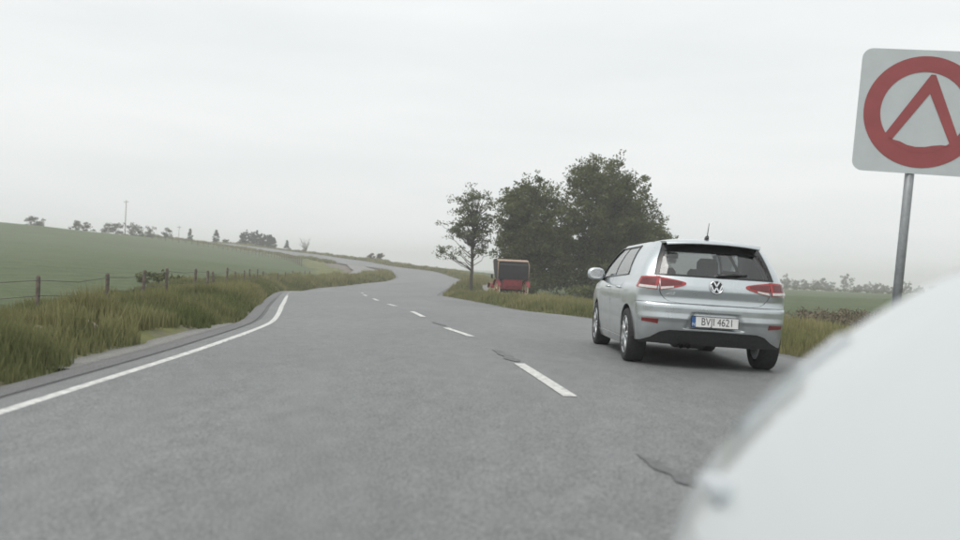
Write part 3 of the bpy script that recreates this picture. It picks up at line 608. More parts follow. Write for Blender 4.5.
def text_mesh(s, size, depth=.0, shear=0.):
    c = bpy.data.curves.new('t', 'FONT'); c.body = s; c.size = size; c.extrude = depth; c.align_x = 'CENTER'; c.align_y = 'CENTER'
    o = bpy.data.objects.new('t', c); COL.objects.link(o); dg = bpy.context.evaluated_depsgraph_get(); dg.update()
    me = bpy.data.meshes.new_from_object(o.evaluated_get(dg)); bpy.data.objects.remove(o); bpy.data.curves.remove(c); return me

# ------------------------------------------------------------------ silver hatchback: surface given by horizontal slices
# local frame: origin under the rear axle, +y forward
WZ = ([.15, .27, .40, .55, .70, .80, .86, .90, .93, 1.03, 1.12, 1.20, 1.28, 1.34, 1.385], [.82, .858, .876, .886, .890, .890, .886, .880, .866, .840, .808, .764, .712, .660, .610])
YR = ([.15, .27, .36, .45, .52, .56, .62, .68, .71, .728, .732, .76, .80, .84, .88, .93, 1.03, 1.15, 1.28, 1.385], [-.50, -.60, -.655, -.695, -.715, -.752, -.745, -.750, -.745, -.72, -.668, -.660, -.655, -.672, -.690, -.684, -.640, -.560, -.462, -.375])
def hw(z): return np.interp(z, *WZ)
def yr(z): return np.interp(z, *YR)
def yc(z): return np.interp(z, [1.03, 1.385], [-.40, -.13])
NE = 2.5
def front_taper(y): return 1 - .055 * np.clip((y - 2.0) / 1.4, 0, 2) ** 2
def S(s, z):
    """s in 0..1 rear centre to side; above 1 metres forward along the side"""
    s = np.asarray(s, float); z = np.asarray(z, float); th = np.clip(s, 0, 1) * np.pi / 2; w = hw(z); a, b = yr(z), yc(z)
    x = w * np.sin(th) ** (2 / NE); y = a + (b - a) * (1 - np.clip(np.cos(th), 0, 1) ** (2 / NE)); f = s > 1
    x = x * .957; y = np.where(f, b + (s - 1), y); x = np.where(f, w * front_taper(y) * (1 - .043 * np.clip((.30 - y) / (.30 - b), 0, 1) ** 1.3), x)
    return np.stack([x, y, z], -1)
def sx(x, z): return np.arcsin(np.clip(np.asarray(x) / (hw(z) * .957), 0, 1) ** (NE / 2)) / (np.pi / 2)
def sy(y, z):
    a, b = yr(z), yc(z); y = np.asarray(y, float)
    return np.where(y > b, 1 + y - b, np.arccos(np.clip(1 - (y - a) / (b - a), 0, 1) ** (NE / 2)) / (np.pi / 2))
CC = np.array([0, 1.2, .7])
def panel(G, depth=.018, lift=0., out=None, mir=1):
    """grid of points -> verts and faces with a rim turned inwards; returns V, F"""
    G = np.array(G, float); nu, nv = G.shape[:2]
    du = np.gradient(G, axis=0); dv = np.gradient(G, axis=1); n = np.cross(du, dv); n /= np.linalg.norm(n, axis=2)[..., None] + 1e-9
    ref = (G - CC) if out is None else np.broadcast_to(np.array(out, float), G.shape)
    if (n * ref).sum() < 0: n = -n
    G = G + n * lift; V = G.reshape(-1, 3); i = (np.arange(nu - 1)[:, None] * nv + np.arange(nv - 1)[None]).ravel()
    F = [tuple(f) for f in np.stack([i, i + nv, i + nv + 1, i + 1], 1)]
    bd = [(a, 0) for a in range(nu)] + [(nu - 1, b) for b in range(1, nv)] + [(a, nv - 1) for a in range(nu - 2, -1, -1)] + [(0, b) for b in range(nv - 2, 0, -1)]
    B = np.array([G[a, b] for a, b in bd]); Nn = np.array([n[a, b] for a, b in bd]); m = len(B); o = len(V); V = np.vstack([V, B, B - Nn * depth])
    F += [(o + k, o + (k + 1) % m, o + m + (k + 1) % m, o + m + k) for k in range(m)]
    if mir < 0: V = V * [-1, 1, 1]; F = [f[::-1] for f in F]
    return V, F
def grid(fn, nu, nv):
    u, v = np.meshgrid(np.linspace(0, 1, nu), np.linspace(0, 1, nv), indexing='ij'); return fn(u, v)
def sym(fn, nu, nv):
    """panel spanning both halves: fn(u in -1..1, v) -> (absolute s, z)"""
    u, v = np.meshgrid(np.linspace(-1, 1, nu), np.linspace(0, 1, nv), indexing='ij'); s, z = fn(np.abs(u), v); P = S(s, z); P[..., 0] *= np.sign(u) ; return P
car = thing('hatchback_car', 'silver five-door hatchback car driving ahead in the right lane', 'car')
def part(name, V, F, m, parent=None, smooth=True, **kw): return ob(name, V, F, m, parent or car, smooth, **kw)
def arch(y, c, r=.362, cz=.318): return np.where(np.abs(y - c) < r, cz + np.sqrt(np.clip(r * r - (y - c) ** 2, 0, None)), 0)
belt = lambda y: 1.035 - .022 * np.clip(y, 0, 3)
# tailgate
TG = ([.735, .745, .77, .82, .86, 1.0, 1.03], [.40, .50, .555, .60, .618, .632, .655])
thw = lambda z: np.interp(z, *TG)
def f_tail(u, v):
    z = .735 + (1.032 - .735) * v; return sx(u * (thw(z) - .004), z), z
tailgate = part('tailgate', *panel(sym(f_tail, 61, 22), .03), M['silver'])
# rear bumper with sunk plate bay
def bump_grid():
    n = 161; u = np.linspace(-1, 1, n); s = np.abs(u) * 1.04; P = []
    xm = S(np.clip(s, 0, 1), np.full(n, .6))[..., 0]; zl = np.interp(xm, [0, .50, .60, .70, .80, .9], [.435, .428, .40, .335, .295, .28]); zt = np.full(n, .728)
    vv = np.r_[np.linspace(0, .2, 8), np.linspace(.22, .95, 34), .975, .99, 1.]
    for v in vv:
        z = zl + (zt - zl) * v; p = S(s, z); p[:, 0] *= np.sign(u)
        ax = np.abs(p[:, 0]); lim = .345 + (z - .47) * (-.45)
        ins = np.clip((lim - ax) / .035, 0, 1) * np.clip((z - .452) / .012, 0, 1) * np.clip((.645 - z) / .010, 0, 1); p[:, 1] += .036 * ins
        P.append(p)
    return np.swapaxes(np.array(P), 0, 1)
bumper = part('rear_bumper', *panel(bump_grid(), .05), M['silver'])
def f_diff(u, v):
    xm = u * .80; zt = np.interp(xm, [0, .50, .60, .70, .80, .9], [.442, .435, .407, .342, .301, .285]); z = .268 + (zt - .268) * v; return sx(xm, z), z
dg_ = sym(f_diff, 61, 12); dg_[..., 1] += .012 + .02 * np.clip((dg_[..., 2] - .25) / .2, 0, 1) * np.clip(1.3 - np.abs(dg_[..., 0]) / .5, 0, 1)
part('rear_diffuser', *panel(dg_, .06), M['black_plastic'])
for sgn in (-1, 1):
    # body side: quarter, sill, fender, C pillar
    body = MB()
    def f_qc(u, v):
        z = .733 + (1.034 - .733) * v; s0 = sx(thw(z) + .004, z); s1 = sy(-.36, z); s = s0 + (s1 - s0) * u; return S(s, z)
    body.add(*panel(grid(f_qc, 22, 22), .02, mir=sgn))
    def f_qs(u, v):
        y = -.36 + (.40 + .36) * u; zl = np.maximum(arch(y, 0), .27); z = zl + (belt(0) - zl) * v; return S(sy(y, z), z)
    body.add(*panel(grid(f_qs, 40, 22), .05, mir=sgn))
    dlo = lambda z: np.interp(z, [1.03, 1.10, 1.36, 1.40], [.20, .22, .43, .46])
    def f_cp(u, v):
        z = 1.034 + (1.384 - 1.034) * v; h = np.interp(z, [1.03, 1.2, 1.385], [.680, .628, .548]); s0 = sx(h, z); s1 = sy(dlo(z), z); return S(s0 + (s1 - s0) * u, z)
    body.add(*panel(grid(f_cp, 22, 16), .02, mir=sgn))
    # roof rail and A pillar
    def f_rail(u, v):
        z = 1.345 + .040 * v; y = dlo(z) + (1.80 - 1.0 * (z - 1.345) - dlo(z)) * u; return S(sy(y, z), z)
    body.add(*panel(grid(f_rail, 24, 4), .02, mir=sgn))
    def f_ap(u, v):
        z = .985 + .385 * v; y0 = 2.36 - (z - .985) * 1.62; y = y0 + .11 * u; p = S(sy(y, z), z); p[..., 0] -= .03 * u; return p
    body.add(*panel(grid(f_ap, 4, 14), .03, mir=sgn))
    def f_sill(u, v):
        y = .37 + (2.27 - .37) * u; z = .175 + .10 * v; p = S(sy(y, z), z); p[..., 0] += .012; return p
    body.add(*panel(grid(f_sill, 20, 5), .03, mir=sgn))
    def f_fend(u, v):
        y = 2.295 + (3.22 - 2.295) * u; zl = np.maximum(arch(y, 2.637), .27); zt = np.interp(y, [2.29, 2.8, 3.22], [.975, .90, .74]); z = zl + (zt - zl) * v; return S(sy(y, z), z)
    body.add(*panel(grid(f_fend, 44, 18), .05, mir=sgn))
    body.build('body_side', M['silver'], car, True)
    for y0, y1, nm in ((.405, 1.285, 'rear_door'), (1.292, 2.288, 'front_door')):
        def f_door(u, v):
            z = .282 + (belt(y0 + (y1 - y0) * u) - .282) * v; y = y0 + (y1 - y0) * u; p = S(sy(y, z), z); p[..., 0] -= .006 * np.exp(-((z - .50) / .03) ** 2); return p
        door = part(nm, *panel(grid(f_door, 22, 30), .02, mir=sgn), M['silver'])
        hy = y0 + .16; hx_ = float(S(sy(hy, .885), .885)[0])
        MB().tube([(sgn * (hx_ - .01), hy - .09, .872), (sgn * (hx_ + .028), hy - .07, .874), (sgn * (hx_ + .030), hy + .06, .876), (sgn * (hx_ - .01), hy + .10, .878)], [.012, .014, .014, .012], 8).build('door_handle', M['silver'], door, True)
    # side glass
    for k in range(2):
        def f_sg(u, v):
            z = 1.042 + (1.343 - 1.042) * v - .0
            ya, yb = (dlo(z) + .012, np.full_like(z, 1.225)) if k == 0 else (np.full_like(z, 1.285), 2.355 - (z - .985) * 1.62)
            y = ya + (yb - ya) * u; zz = z - .02 * np.clip(y, 0, 3) * (1 - v); return S(sy(y, zz), zz)
        part('side_window', *panel(grid(f_sg, 14, 10), .004, -.006, mir=sgn), M['glass_clear'])
    def f_bp(u, v):
        z = 1.0 + .345 * v; y = 1.222 + .066 * u; return S(sy(y, z), z)
    part('door_pillar', *panel(grid(f_bp, 3, 10), .015, -.002, mir=sgn), M['trim'])
    # window surround seal
    zz = np.linspace(1.036, 1.346, 14); loop = [S(float(sy(dlo(z), z)), z) for z in zz] + [S(float(sy(y, 1.347)), 1.347) for y in np.linspace(.46, 1.76, 14)] + [S(float(sy(2.36 - (z - .985) * 1.62, z)), z) for z in zz[::-1]] + [S(float(sy(y, belt(y) + .004)), belt(y) + .004) for y in np.linspace(2.25, .22, 16)]
    MB().tube([(p[0] * sgn, p[1], p[2]) for p in loop + loop[:1]], .011, 6).build('window_seal', M['trim'], car, True)
    # wheels
    for wy in (0, 2.637):
        wh = link('wheel', None, parent=car, loc=(sgn * .775, wy, .316), rot=(0, 0, 0 if sgn > 0 else math.pi))
        MB().lathe([(.205, -.095), (.225, -.105), (.275, -.112), (.300, -.104), (.312, -.085), (.316, -.05), (.3165, 0), (.316, .05), (.312, .085), (.300, .104), (.275, .112), (.225, .105), (.205, .095), (.205, -.095)], 44).build('tyre', M['rubber'], wh, True)
        rim = MB().lathe([(.215, .098), (.222, .104), (.212, .106), (.204, .09), (.200, .0), (.200, -.09)], 40)
        for k in range(5):
            for off in (-.17, .17):
                a = 2 * math.pi * k / 5 + off; b = 2 * math.pi * k / 5 + off * .35
                rim.tube([(.085, .045 * math.cos(b), .045 * math.sin(b)), (.092, .12 * math.cos((a + b) / 2), .12 * math.sin((a + b) / 2)), (.088, .206 * math.cos(a), .206 * math.sin(a))], [.022, .018, .020], 6)
        rim.lathe([(0, .1), (.035, .1), (.058, .088), (.06, .06)], 20).build('rim', M['alloy'], wh, True)
        MB().lathe([(.0, .03), (.15, .03), (.15, .02), (0, .02)], 24).build('brake_disc', M['wire'], wh, True)
        ln = MB(); n = 22; V = []; F = []
        for k in range(n + 1):
            a = math.pi * (k / n); 
            for xx in (.62, .87): V.append((sgn * xx, wy + .355 * math.cos(a), .318 + .355 * math.sin(a)))
        F = [(2 * k, 2 * k + 1, 2 * k + 3, 2 * k + 2) for k in range(n)]; ln.add(V, F); ln.add([(sgn * .62, wy - .34, .29), (sgn * .62, wy + .34, .29), (sgn * .62, wy + .34, .7), (sgn * .62, wy - .34, .7)], [(0, 1, 2, 3)]); ln.build('wheel_arch_liner', M['black_plastic'], car)
    # tail lamps
    lamp = link('tail_light', None, parent=car)
    def f_lo(u, v, a=0., b=1., c=0., d=1.):
        u = a + (b - a) * u; v = c + (d - c) * v; s0 = sx(.628, .94); yend = -.40 - .07 * v; s1 = sy(yend, .94 + 0 * u); s = s0 + (s1 - s0) * u
        zb = .872 + .018 * u; zt = 1.022 - .012 * u; return S(s, zb + (zt - zb) * v)
    def f_li(u, v, a=0., b=1., c=0., d=1.):
        u = a + (b - a) * u; v = c + (d - c) * v; x = .614 - (.614 - .335) * u; zb = np.interp(u, [0, .5, .92, 1], [.868, .895, .930, .945]); zt = np.interp(u, [0, .6, .92, 1], [1.014, .990, .972, .962]); z = zb + (zt - zb) * v; return S(sx(x, z), z)
    for f in (f_lo, f_li):
        nm = 'outer_lens' if f is f_lo else 'inner_lens'
        ln_ = ob(nm, *panel(grid(lambda u, v: f(u, v), 18, 10), .02, .010, mir=sgn), M['lens_red'], lamp, True)
        ob('smoked_field', *panel(grid(lambda u, v: f(u, v, .10 if f is f_lo else .03, .78 if f is f_lo else .84, .30, .84), 14, 6), .003, .0125, mir=sgn), M['lens_dark'], ln_, True)
        ob('reversing_lens', *panel(grid(lambda u, v: f(u, v, .02, .72 if f is f_lo else .52, .05, .24), 14, 4), .003, .013, mir=sgn), M['lens_clear'], ln_, True)
    # reflector
    def f_rf(u, v): x = .62 + .17 * u; z = .492 + .018 * u + (.052 - .016 * u) * v; return S(sx(x, z), z)
    part('reflector', *panel(grid(f_rf, 10, 4), .006, .006, mir=sgn), M['lens_reflector'])
    # door mirror
    mr = MB(); mx0 = .86
    ring = [(0, .0), (.09, .35), (.5, 1.), (.85, .95), (1, .7)]
    V = []; F = []; nn = 14
    for i, (t, k) in enumerate([(0, .30), (.12, .72), (.35, .95), (.7, 1.), (.92, .92), (1., .75)]):
        for j in range(nn):
            a = 2 * math.pi * j / nn; ca, sa = math.cos(a), math.sin(a)
            V.append((sgn * (.99 + .125 * k * math.copysign(abs(ca) ** .75, ca) + .0), 2.15 - .16 * t, 1.03 + .082 * k * math.copysign(abs(sa) ** .8, sa)))
    for i in range(5):
        for j in range(nn): F.append((i * nn + j, i * nn + (j + 1) % nn, (i + 1) * nn + (j + 1) % nn, (i + 1) * nn + j))
    F.append(tuple(range(nn)))
    mir_o = part('door_mirror', V, F, M['silver'])
    k0 = 5 * nn; ob('mirror_glass', [(v[0] , v[1] + .012, v[2]) for v in V[k0:]], [tuple(range(nn))], M['chrome'], mir_o)
    MB().tube([(sgn * .82, 2.14, .97), (sgn * .90, 2.12, .975), (sgn * .95, 2.08, .985)], [.03, .025, .022], 8).build('mirror_arm', M['trim'], mir_o, True)
# rear window with dark border
wwz = lambda z: np.interp(z, [1.03, 1.2, 1.385], [.674, .622, .545])
def f_rw(u, v): z = 1.040 + (1.352 - 1.040) * v; return sx(u * (wwz(z) - .02), z), z
rw = part('rear_window', *panel(sym(f_rw, 41, 14), .004, -.006), M['glass'])
bd = MB()
for sgn in (-1, 1):
    def f_b(u, v): z = 1.036 + .345 * v; s0 = sx(wwz(z) - .045, z); s1 = sx(wwz(z) - .003, z); return S(s0 + (s1 - s0) * u, z)
    bd.add(*panel(grid(f_b, 4, 14), .012, -.001, mir=sgn))
def f_b2(u, v): z = 1.285 + .097 * v; return sx(u * (wwz(z) - .003), z), z
bd.add(*panel(sym(f_b2, 41, 4), .012, .0))
def f_b3(u, v): z = 1.034 + .018 * v; return sx(u * (wwz(z) - .003), z), z
bd.add(*panel(sym(f_b3, 41, 3), .012, .0)); bd.build('window_border', M['trim'], rw, True)
# roof, spoiler
def roof_f(u, v):
    y = -.372 + (1.765 + .372) * v; x = u * .604 * np.interp(y, [-.372, 0, 1.3, 1.765], [.905, 1.0, 1.0, .95]); zc = np.interp(y, [-.372, -.1, .4, .9, 1.4, 1.765], [1.408, 1.438, 1.453, 1.456, 1.436, 1.394]); return np.stack([x, y, 1.383 + (zc - 1.383) * (1 - np.abs(u) ** 2.4)], -1)
uu, vv = np.meshgrid(np.linspace(-1, 1, 31), np.linspace(0, 1, 26), indexing='ij')
roof = part('roof', *panel(roof_f(uu, vv), .02, out=(0, 0, 1)), M['silver'])
sp = MB(); V = []; F = []; nn = 31
for k in range(nn):
    u = -1 + 2 * k / (nn - 1); e = abs(u) ** 2.4; z0 = 1.383 + .025 * (1 - e); x = u * .548; yb = -.505 + .05 * e
    V += [(x, -.370, z0), (x * .99, -.44, z0 - .008), (x * .975, yb, z0 - .028), (x * .97, yb + .004, z0 - .040), (x * .985, -.385, z0 - .042)]
F = [(k * 5 + j, k * 5 + j + 1, (k + 1) * 5 + j + 1, (k + 1) * 5 + j) for k in range(nn - 1) for j in range(3)]
spoiler = part('roof_spoiler', V, F, M['silver'])
ob('spoiler_underside', [(v[0], v[1] + .002, v[2] - .001) for v in V], [(k * 5 + 3, k * 5 + 4, (k + 1) * 5 + 4, (k + 1) * 5 + 3) for k in range(nn - 1)], M['black_plastic'], spoiler)
MB().box(-.16, .16, -.4995, -.492, 1.366, 1.374).build('high_brake_light', M['lens_dark'], spoiler)
ant = link('antenna', None, parent=car, loc=(0, -.12, 1.434))
MB().tube([(0, .05, -.01), (0, .02, .022), (0, -.03, .03), (0, -.05, -.01)], [.018, .022, .018, .012], 8).build('antenna_base', M['trim'], ant, True)
MB().tube([(0, -.01, .02), (.0, -.07, .19)], [.006, .003], 6).build('antenna_mast', M['trim'], ant, True)
# front: bonnet, windscreen, front bumper
def f_bon(u, v): y = 2.36 + (3.36 - 2.36) * v; z = np.interp(y, [2.36, 2.8, 3.15, 3.36], [.985, .925, .83, .70]); w = np.interp(y, [2.36, 2.9, 3.36], [.80, .74, .58]); return np.stack([u * w, y - .10 * u ** 2 * (y > 2.7), z - .05 * np.abs(u) ** 3], -1)
part('bonnet', *panel(f_bon(uu, vv), .02, out=(0, 0, 1)), M['silver'])
def f_ws(u, v): z = .99 + .40 * v; y = 2.45 - (z - .985) * 1.68 - .10 * u ** 2; return np.stack([u * (hw(z) - .045), y, z], -1)
part('windscreen', *panel(f_ws(uu, vv), .004, out=(0, 1, .5)), M['glass_clear'])
def f_fb(u, v): z = .22 + .49 * v; w = .80 + .02 * v; th = u * 1.25; return np.stack([w * np.sin(th) / np.sin(1.25), 3.08 + .40 * (np.cos(th) - np.cos(1.25)) / (1 - np.cos(1.25)) + .06 * np.sin(v * 3.1), z], -1)
part('front_bumper', *panel(f_fb(uu, vv), .03, out=(0, 1, 0)), M['silver'])
for sgn in (-1, 1): MB().rbox(sgn * .62 - .14, sgn * .62 + .14, 3.12, 3.34, .66, .78, .04).build('headlight', M['lens_clear'], car)
# badge, plate, lettering, wiper
bz, by = .935, float(yr(.935)) - .001
bg_ = link('tailgate_badge', None, parent=car, loc=(0, by, bz), rot=(R(90 - 9), 0, 0))
MB().lathe([(.0, -.002), (.078, -.002), (.080, .004), (.076, .007), (0, .007)], 36, 'z').build('badge_disc', M['trim'], bg_, True)
rg = MB().lathe([(.066, .006), (.078, .006), (.077, .012), (.067, .012), (.066, .006)], 36, 'z'); rg.build('badge_ring', M['chrome'], bg_, True)
vw = MB()
for a, b in [((-.030, .058), (0, .008)), ((.030, .058), (0, .008)), ((-.062, .022), (-.028, -.056)), ((-.028, -.056), (0, -.006)), ((0, -.006), (.028, -.056)), ((.028, -.056), (.062, .022))]:
    d = Vector((b[0] - a[0], b[1] - a[1], 0)).normalized(); p = Vector((-d.y, d.x, 0)) * .0078; A, B = Vector((*a, 0)), Vector((*b, 0))
    vw.add([(q.x, q.y, h) for h in (.006, .0125) for q in (A - p, A + p, B + p, B - p)], [(4, 5, 6, 7), (0, 1, 5, 4), (1, 2, 6, 5), (2, 3, 7, 6), (3, 0, 4, 7)])
vw.build('badge_letters', M['chrome'], bg_)
py = float(yr(.545)) + .026
pl = link('number_plate', None, parent=car, loc=(0, py, .540), rot=(R(88), 0, 0))
MB().rbox(-.268, .268, -.064, .064, -.004, .006, .004).build('plate_frame', M['trim'], pl)
MB().box(-.260, .260, -.056, .056, .004, .0075).build('plate_sheet', M['plate_white'], pl)
MB().box(-.260, -.215, -.056, .056, .0075, .0085).build('plate_band', M['plate_blue'], pl)
link('plate_band_letter', text_mesh('N', .045), M['plate_white'], pl, (-.2375, -.030, .0092)); 
t_ = text_mesh('BVJI 4621', .105); o_ = link('plate_characters', t_, M['plate_ink'], pl, (.026, 0, .0083)); o_.scale = (.88, 1.12, 1)
lt = link('model_lettering', text_mesh('GOLF', .042, .002), M['chrome'], tailgate, (-.50, float(S(sx(.50, .835), .835)[1]) - .004, .835), (R(90), 0, R(-18)))
lt = link('engine_lettering', text_mesh('TDI', .036, .002), M['chrome'], tailgate, (.50, float(S(sx(.50, .825), .825)[1]) - .004, .825), (R(90), 0, R(18)))
MB().tube([(.02, float(yr(1.06)) - .016, 1.058), (.20, float(yr(1.08)) - .016, 1.075), (.36, float(yr(1.085)) + .004, 1.08)], [.020, .012, .008], 8).build('rear_wiper', M['trim'], rw, True)
# cabin and underside
cb = MB(); cb.rbox(-.60, .60, -.54, 3.2, .26, .44, .05); cb.build('underbody', M['black_plastic'], car)
MB().rbox(-.42, -.02, -.52, -.30, .225, .32, .04).build('exhaust_silencer', M['black_plastic'], car)
for s_ in (-.34, -.26): MB().tube([(s_, -.40, .262), (s_, -.63, .255)], .028, 10, False).build('exhaust_pipe', M['trim'], car, True)
for sgn in (-1, 1): MB().add([(sgn * .80, y, z) for y, z in ((.42, .3), (2.3, .3), (2.3, .96), (.42, 1.0))], [(0, 1, 2, 3)]).build('door_lining', M['cabin'], car)
MB().box(-.56, .56, -.60, -.55, .44, .98).box(-.66, .66, -.56, .30, .86, .88).build('boot_lining', M['cabin'], car)
rs = link('rear_seat', None, parent=car); MB().rbox(-.64, .64, .18, .34, .45, .98, .06).build('backrest', M['cabin'], rs); MB().rbox(-.64, .64, .30, .85, .40, .56, .05).build('cushion', M['cabin'], rs)
for x in (-.40, 0, .40): MB().rbox(x - .13, x + .13, .16, .26, .99, 1.13, .04).build('headrest', M['cabin'], rs)
for x in (-.36, .36):
    fs = link('front_seat', None, parent=car); MB().rbox(x - .25, x + .25, 1.16, 1.32, .45, 1.06, .07).build('backrest', M['cabin'], fs); MB().rbox(x - .25, x + .25, 1.3, 1.8, .40, .55, .05).build('cushion', M['cabin'], fs); MB().rbox(x - .14, x + .14, 1.14, 1.24, 1.08, 1.28, .05).build('headrest', M['cabin'], fs)
MB().rbox(-.72, .72, 1.98, 2.42, .70, .965, .06).build('dashboard', M['cabin'], car)
MB().rbox(-.12, .12, 1.86, 1.90, 1.28, 1.35, .02).build('rear_view_mirror', M['trim'], car)
sw = MB(); sw.tube([(-.36 + .18 * math.cos(a), 1.93 + .05 * math.sin(a), .93 + .17 * math.sin(a)) for a in np.linspace(0, 2 * math.pi, 25)], .014, 6, False); sw.build('steering_wheel', M['cabin'], car, True)
# stand the car on the road and give the cabin its full height
def grow_cabin(z): return z + .060 * np.clip((z - 1.03) / .40, 0, 1)
for ch in car.children_recursive:
    if ch.type == 'MESH' and ch.matrix_local.translation.length < 1e-6 and ch.parent.matrix_local.translation.length < 1e-6:
        me = ch.data; co = np.empty(len(me.vertices) * 3, np.float32); me.vertices.foreach_get('co', co); co = co.reshape(-1, 3); co[:, 2] = grow_cabin(co[:, 2]); me.vertices.foreach_set('co', co.ravel()); me.update()
ant.location.z = grow_cabin(1.434)
def road_z(x, y):
    i = np.interp(y, EC[:, 1][:120], idx_all[:120])
    for _ in range(6):
        l = np.array([np.interp(i, idx_all, EL[:, 0]), np.interp(i, idx_all, EL[:, 1])]); r = np.array([np.interp(i, idx_all, ER[:, 0]), np.interp(i, idx_all, ER[:, 1])])
        f = (x - l[0]) / (r[0] - l[0]); i += (y - (l[1] * (1 - f) + r[1] * f)) / 2.5 * .8
    return float(road_pt(np.array([i]), np.array([f]))[0, 2])
CX, CY = 2.63, 10.73
zs = [road_z(CX + a, CY + b) for a in (-.775, .775) for b in (0, 2.637)]
car.location = (CX, CY, (zs[0] + zs[2]) / 2 - .003)
car.rotation_euler = (math.atan(((zs[1] + zs[3]) - (zs[0] + zs[2])) / 2 / 2.637), -math.atan(((zs[2] + zs[3]) - (zs[0] + zs[1])) / 2 / 1.55), .003)
# ------------------------------------------------------------------ old carriage under the trees
M['red_coach'] = mat('faded_red_coach_paint', (.20, .028, .034), .5, noise=(5, .25)); M['leather'] = mat('black_hood_leather', (.016, .016, .018), .6, noise=(8, .3), bump=(10, .4))
M['tan'] = mat('tan_canvas_hood_top', (.34, .25, .19), .85, noise=(9, .2)); M['cream'] = mat('cream_wheel_paint', (.50, .42, .27), .6, noise=(9, .2)); M['iron'] = mat('dark_iron', (.05, .048, .046), .5, .6)
cx_, cy_ = 1.66, 50.0
cg = thing('horse_carriage', 'old red carriage with black hood and tan top parked by the trees', 'carriage', (cx_, cy_, float(tv.reshape(-1, 3)[np.argmin(np.hypot(tv[..., 0].ravel() - cx_, tv[..., 1].ravel() - cy_)), 2])), (0, 0, R(13)))
cg.scale = (1.0, 1.0, 1.0)
MB().rbox(-.56, .56, -.72, -.05, .62, 1.12, .05).rbox(-.62, .62, -.05, .62, .58, .80, .05).add([(x, y, z) for x in (-.60, .60) for y, z in ((-.05, .8), (.16, .78), (.10, 1.25), (-.10, 1.30))], [(0, 1, 2, 3), (7, 6, 5, 4), (0, 4, 5, 1), (1, 5, 6, 2), (2, 6, 7, 3), (3, 7, 4, 0)]).rbox(-.58, .58, .62, 1.2, .56, 1.0, .05).build('body', M['red_coach'], cg)
MB().rbox(-.52, .52, -.745, -.715, .74, 1.28, .012).rbox(-.38, .38, -.765, -.740, .80, 1.20, .012).build('rear_panel', M['red_coach'], cg)
MB().rbox(-.50, .50, -.62, -.10, 1.10, 1.24, .05).rbox(-.50, .50, -.68, -.55, 1.2, 1.55, .05).build('passenger_seat', M['leather'], cg)
bx = link('driver_box', None, parent=cg); MB().rbox(-.46, .46, .78, 1.2, 1.0, 1.18, .04).build('seat', M['leather'], bx); MB().rbox(-.48, .48, 1.35, 1.40, .60, 1.15, .015).build('dashboard', M['leather'], bx); MB().rbox(-.48, .48, 1.0, 1.42, .56, .62, .02).build('footboard', M['red_coach'], bx)
prof = [(-.78, 1.18), (-.80, 1.55), (-.78, 1.95), (-.66, 2.16), (-.40, 2.24), (.05, 2.25), (.48, 2.20)]
V = []; 
for x in (-.86, .86): V += [(x, y, z) for y, z in prof]
n = len(prof)
hood = ob('hood', [(x, y, z) for x in (-.86, .86) for y, z in prof[:4]], [(k, k + 1, 5 + k, 4 + k) for k in range(3)], M['leather'], cg)
for k, x in ((0, -.86), (1, .86)):
    ob('hood_side', [(x * 1.002, y, z) for y, z in prof] + [(x * 1.002, .30, 1.75), (x * 1.002, -.05, 1.25), (x * 1.002, -.5, 1.14)], [tuple(range(n + 3))], M['leather'], hood)
    for a, b in (((-.45, 1.2), (-.72, 2.10)), ((-.42, 1.2), (-.1, 2.24)), ((-.40, 1.2), (.46, 2.18))): MB().tube([(x * .985, *a), (x * .985, *b)], .018, 6).build('hood_bow', M['iron'], hood, True)
pr2 = [(-.80, 1.90), (-.79, 1.98), (-.67, 2.18), (-.40, 2.262), (.05, 2.272), (.50, 2.22)]
ob('hood_top', [(x, y, z) for x in (-.885, .885) for y, z in pr2], [(k, k + 1, 6 + k + 1, 6 + k) for k in range(2, 5)], M['tan'], hood, True)
MB().tube([(-.875, -.80, 1.20), (-.88, -.81, 1.9), (-.87, -.76, 2.06), (-.80, -.72, 2.17), (.80, -.72, 2.17), (.87, -.76, 2.06), (.88, -.81, 1.9), (.875, -.80, 1.20)], .028, 8).build('hood_piping', M['tan'], hood, True)
for wx, wy, r in ((-.80, -.45, .56), (.80, -.45, .56), (-.78, .98, .44), (.78, .98, .44)):
    wh = link('wheel', None, parent=cg, loc=(wx, wy, r))
    MB().lathe([(r - .05, -.022), (r - .005, -.022), (r, 0), (r - .005, .022), (r - .05, .022), (r - .05, -.022)], 32).build('wheel_rim', M['cream'], wh)
    for k in range(12): a = 2 * math.pi * k / 12; MB().tube([(0, .06 * math.cos(a), .06 * math.sin(a)), (0, (r - .04) * math.cos(a), (r - .04) * math.sin(a))], [.018, .013], 6).build('spoke', M['cream'], wh)
    MB().lathe([(0, -.1), (.05, -.1), (.075, 0), (.05, .1), (0, .1)], 14).build('hub', M['red_coach'], wh, True)
    MB().add([(math.copysign(.03, wx) + s * .10, y, z) for s in (-1, 1) for y, z in [((r + .05) * math.cos(a), (r + .05) * math.sin(a)) for a in np.linspace(.4, 2.74, 10)]], [(k, k + 1, 11 + k, 10 + k) for k in range(9)]).build('mudguard', M['red_coach'], wh)
MB().tube([(-.72, -.45, .56), (.72, -.45, .56)], .03, 8).tube([(-.70, .98, .44), (.70, .98, .44)], .03, 8).build('axles', M['iron'], cg)
for x in (-.40, .40): MB().tube([(x, -.80, .62), (x, -.45, .60), (x, -.1, .64)], .02, 6).tube([(x, .7, .5), (x, .98, .47), (x, 1.25, .52)], .02, 6).build('leaf_spring', M['iron'], cg, True)
for x in (-.38, .38): MB().tube([(x, 1.1, .46), (x * 1.1, 2.0, .5), (x, 3.2, .30)], [.03, .028, .022], 8).build('shaft', M['cream'], cg, True)
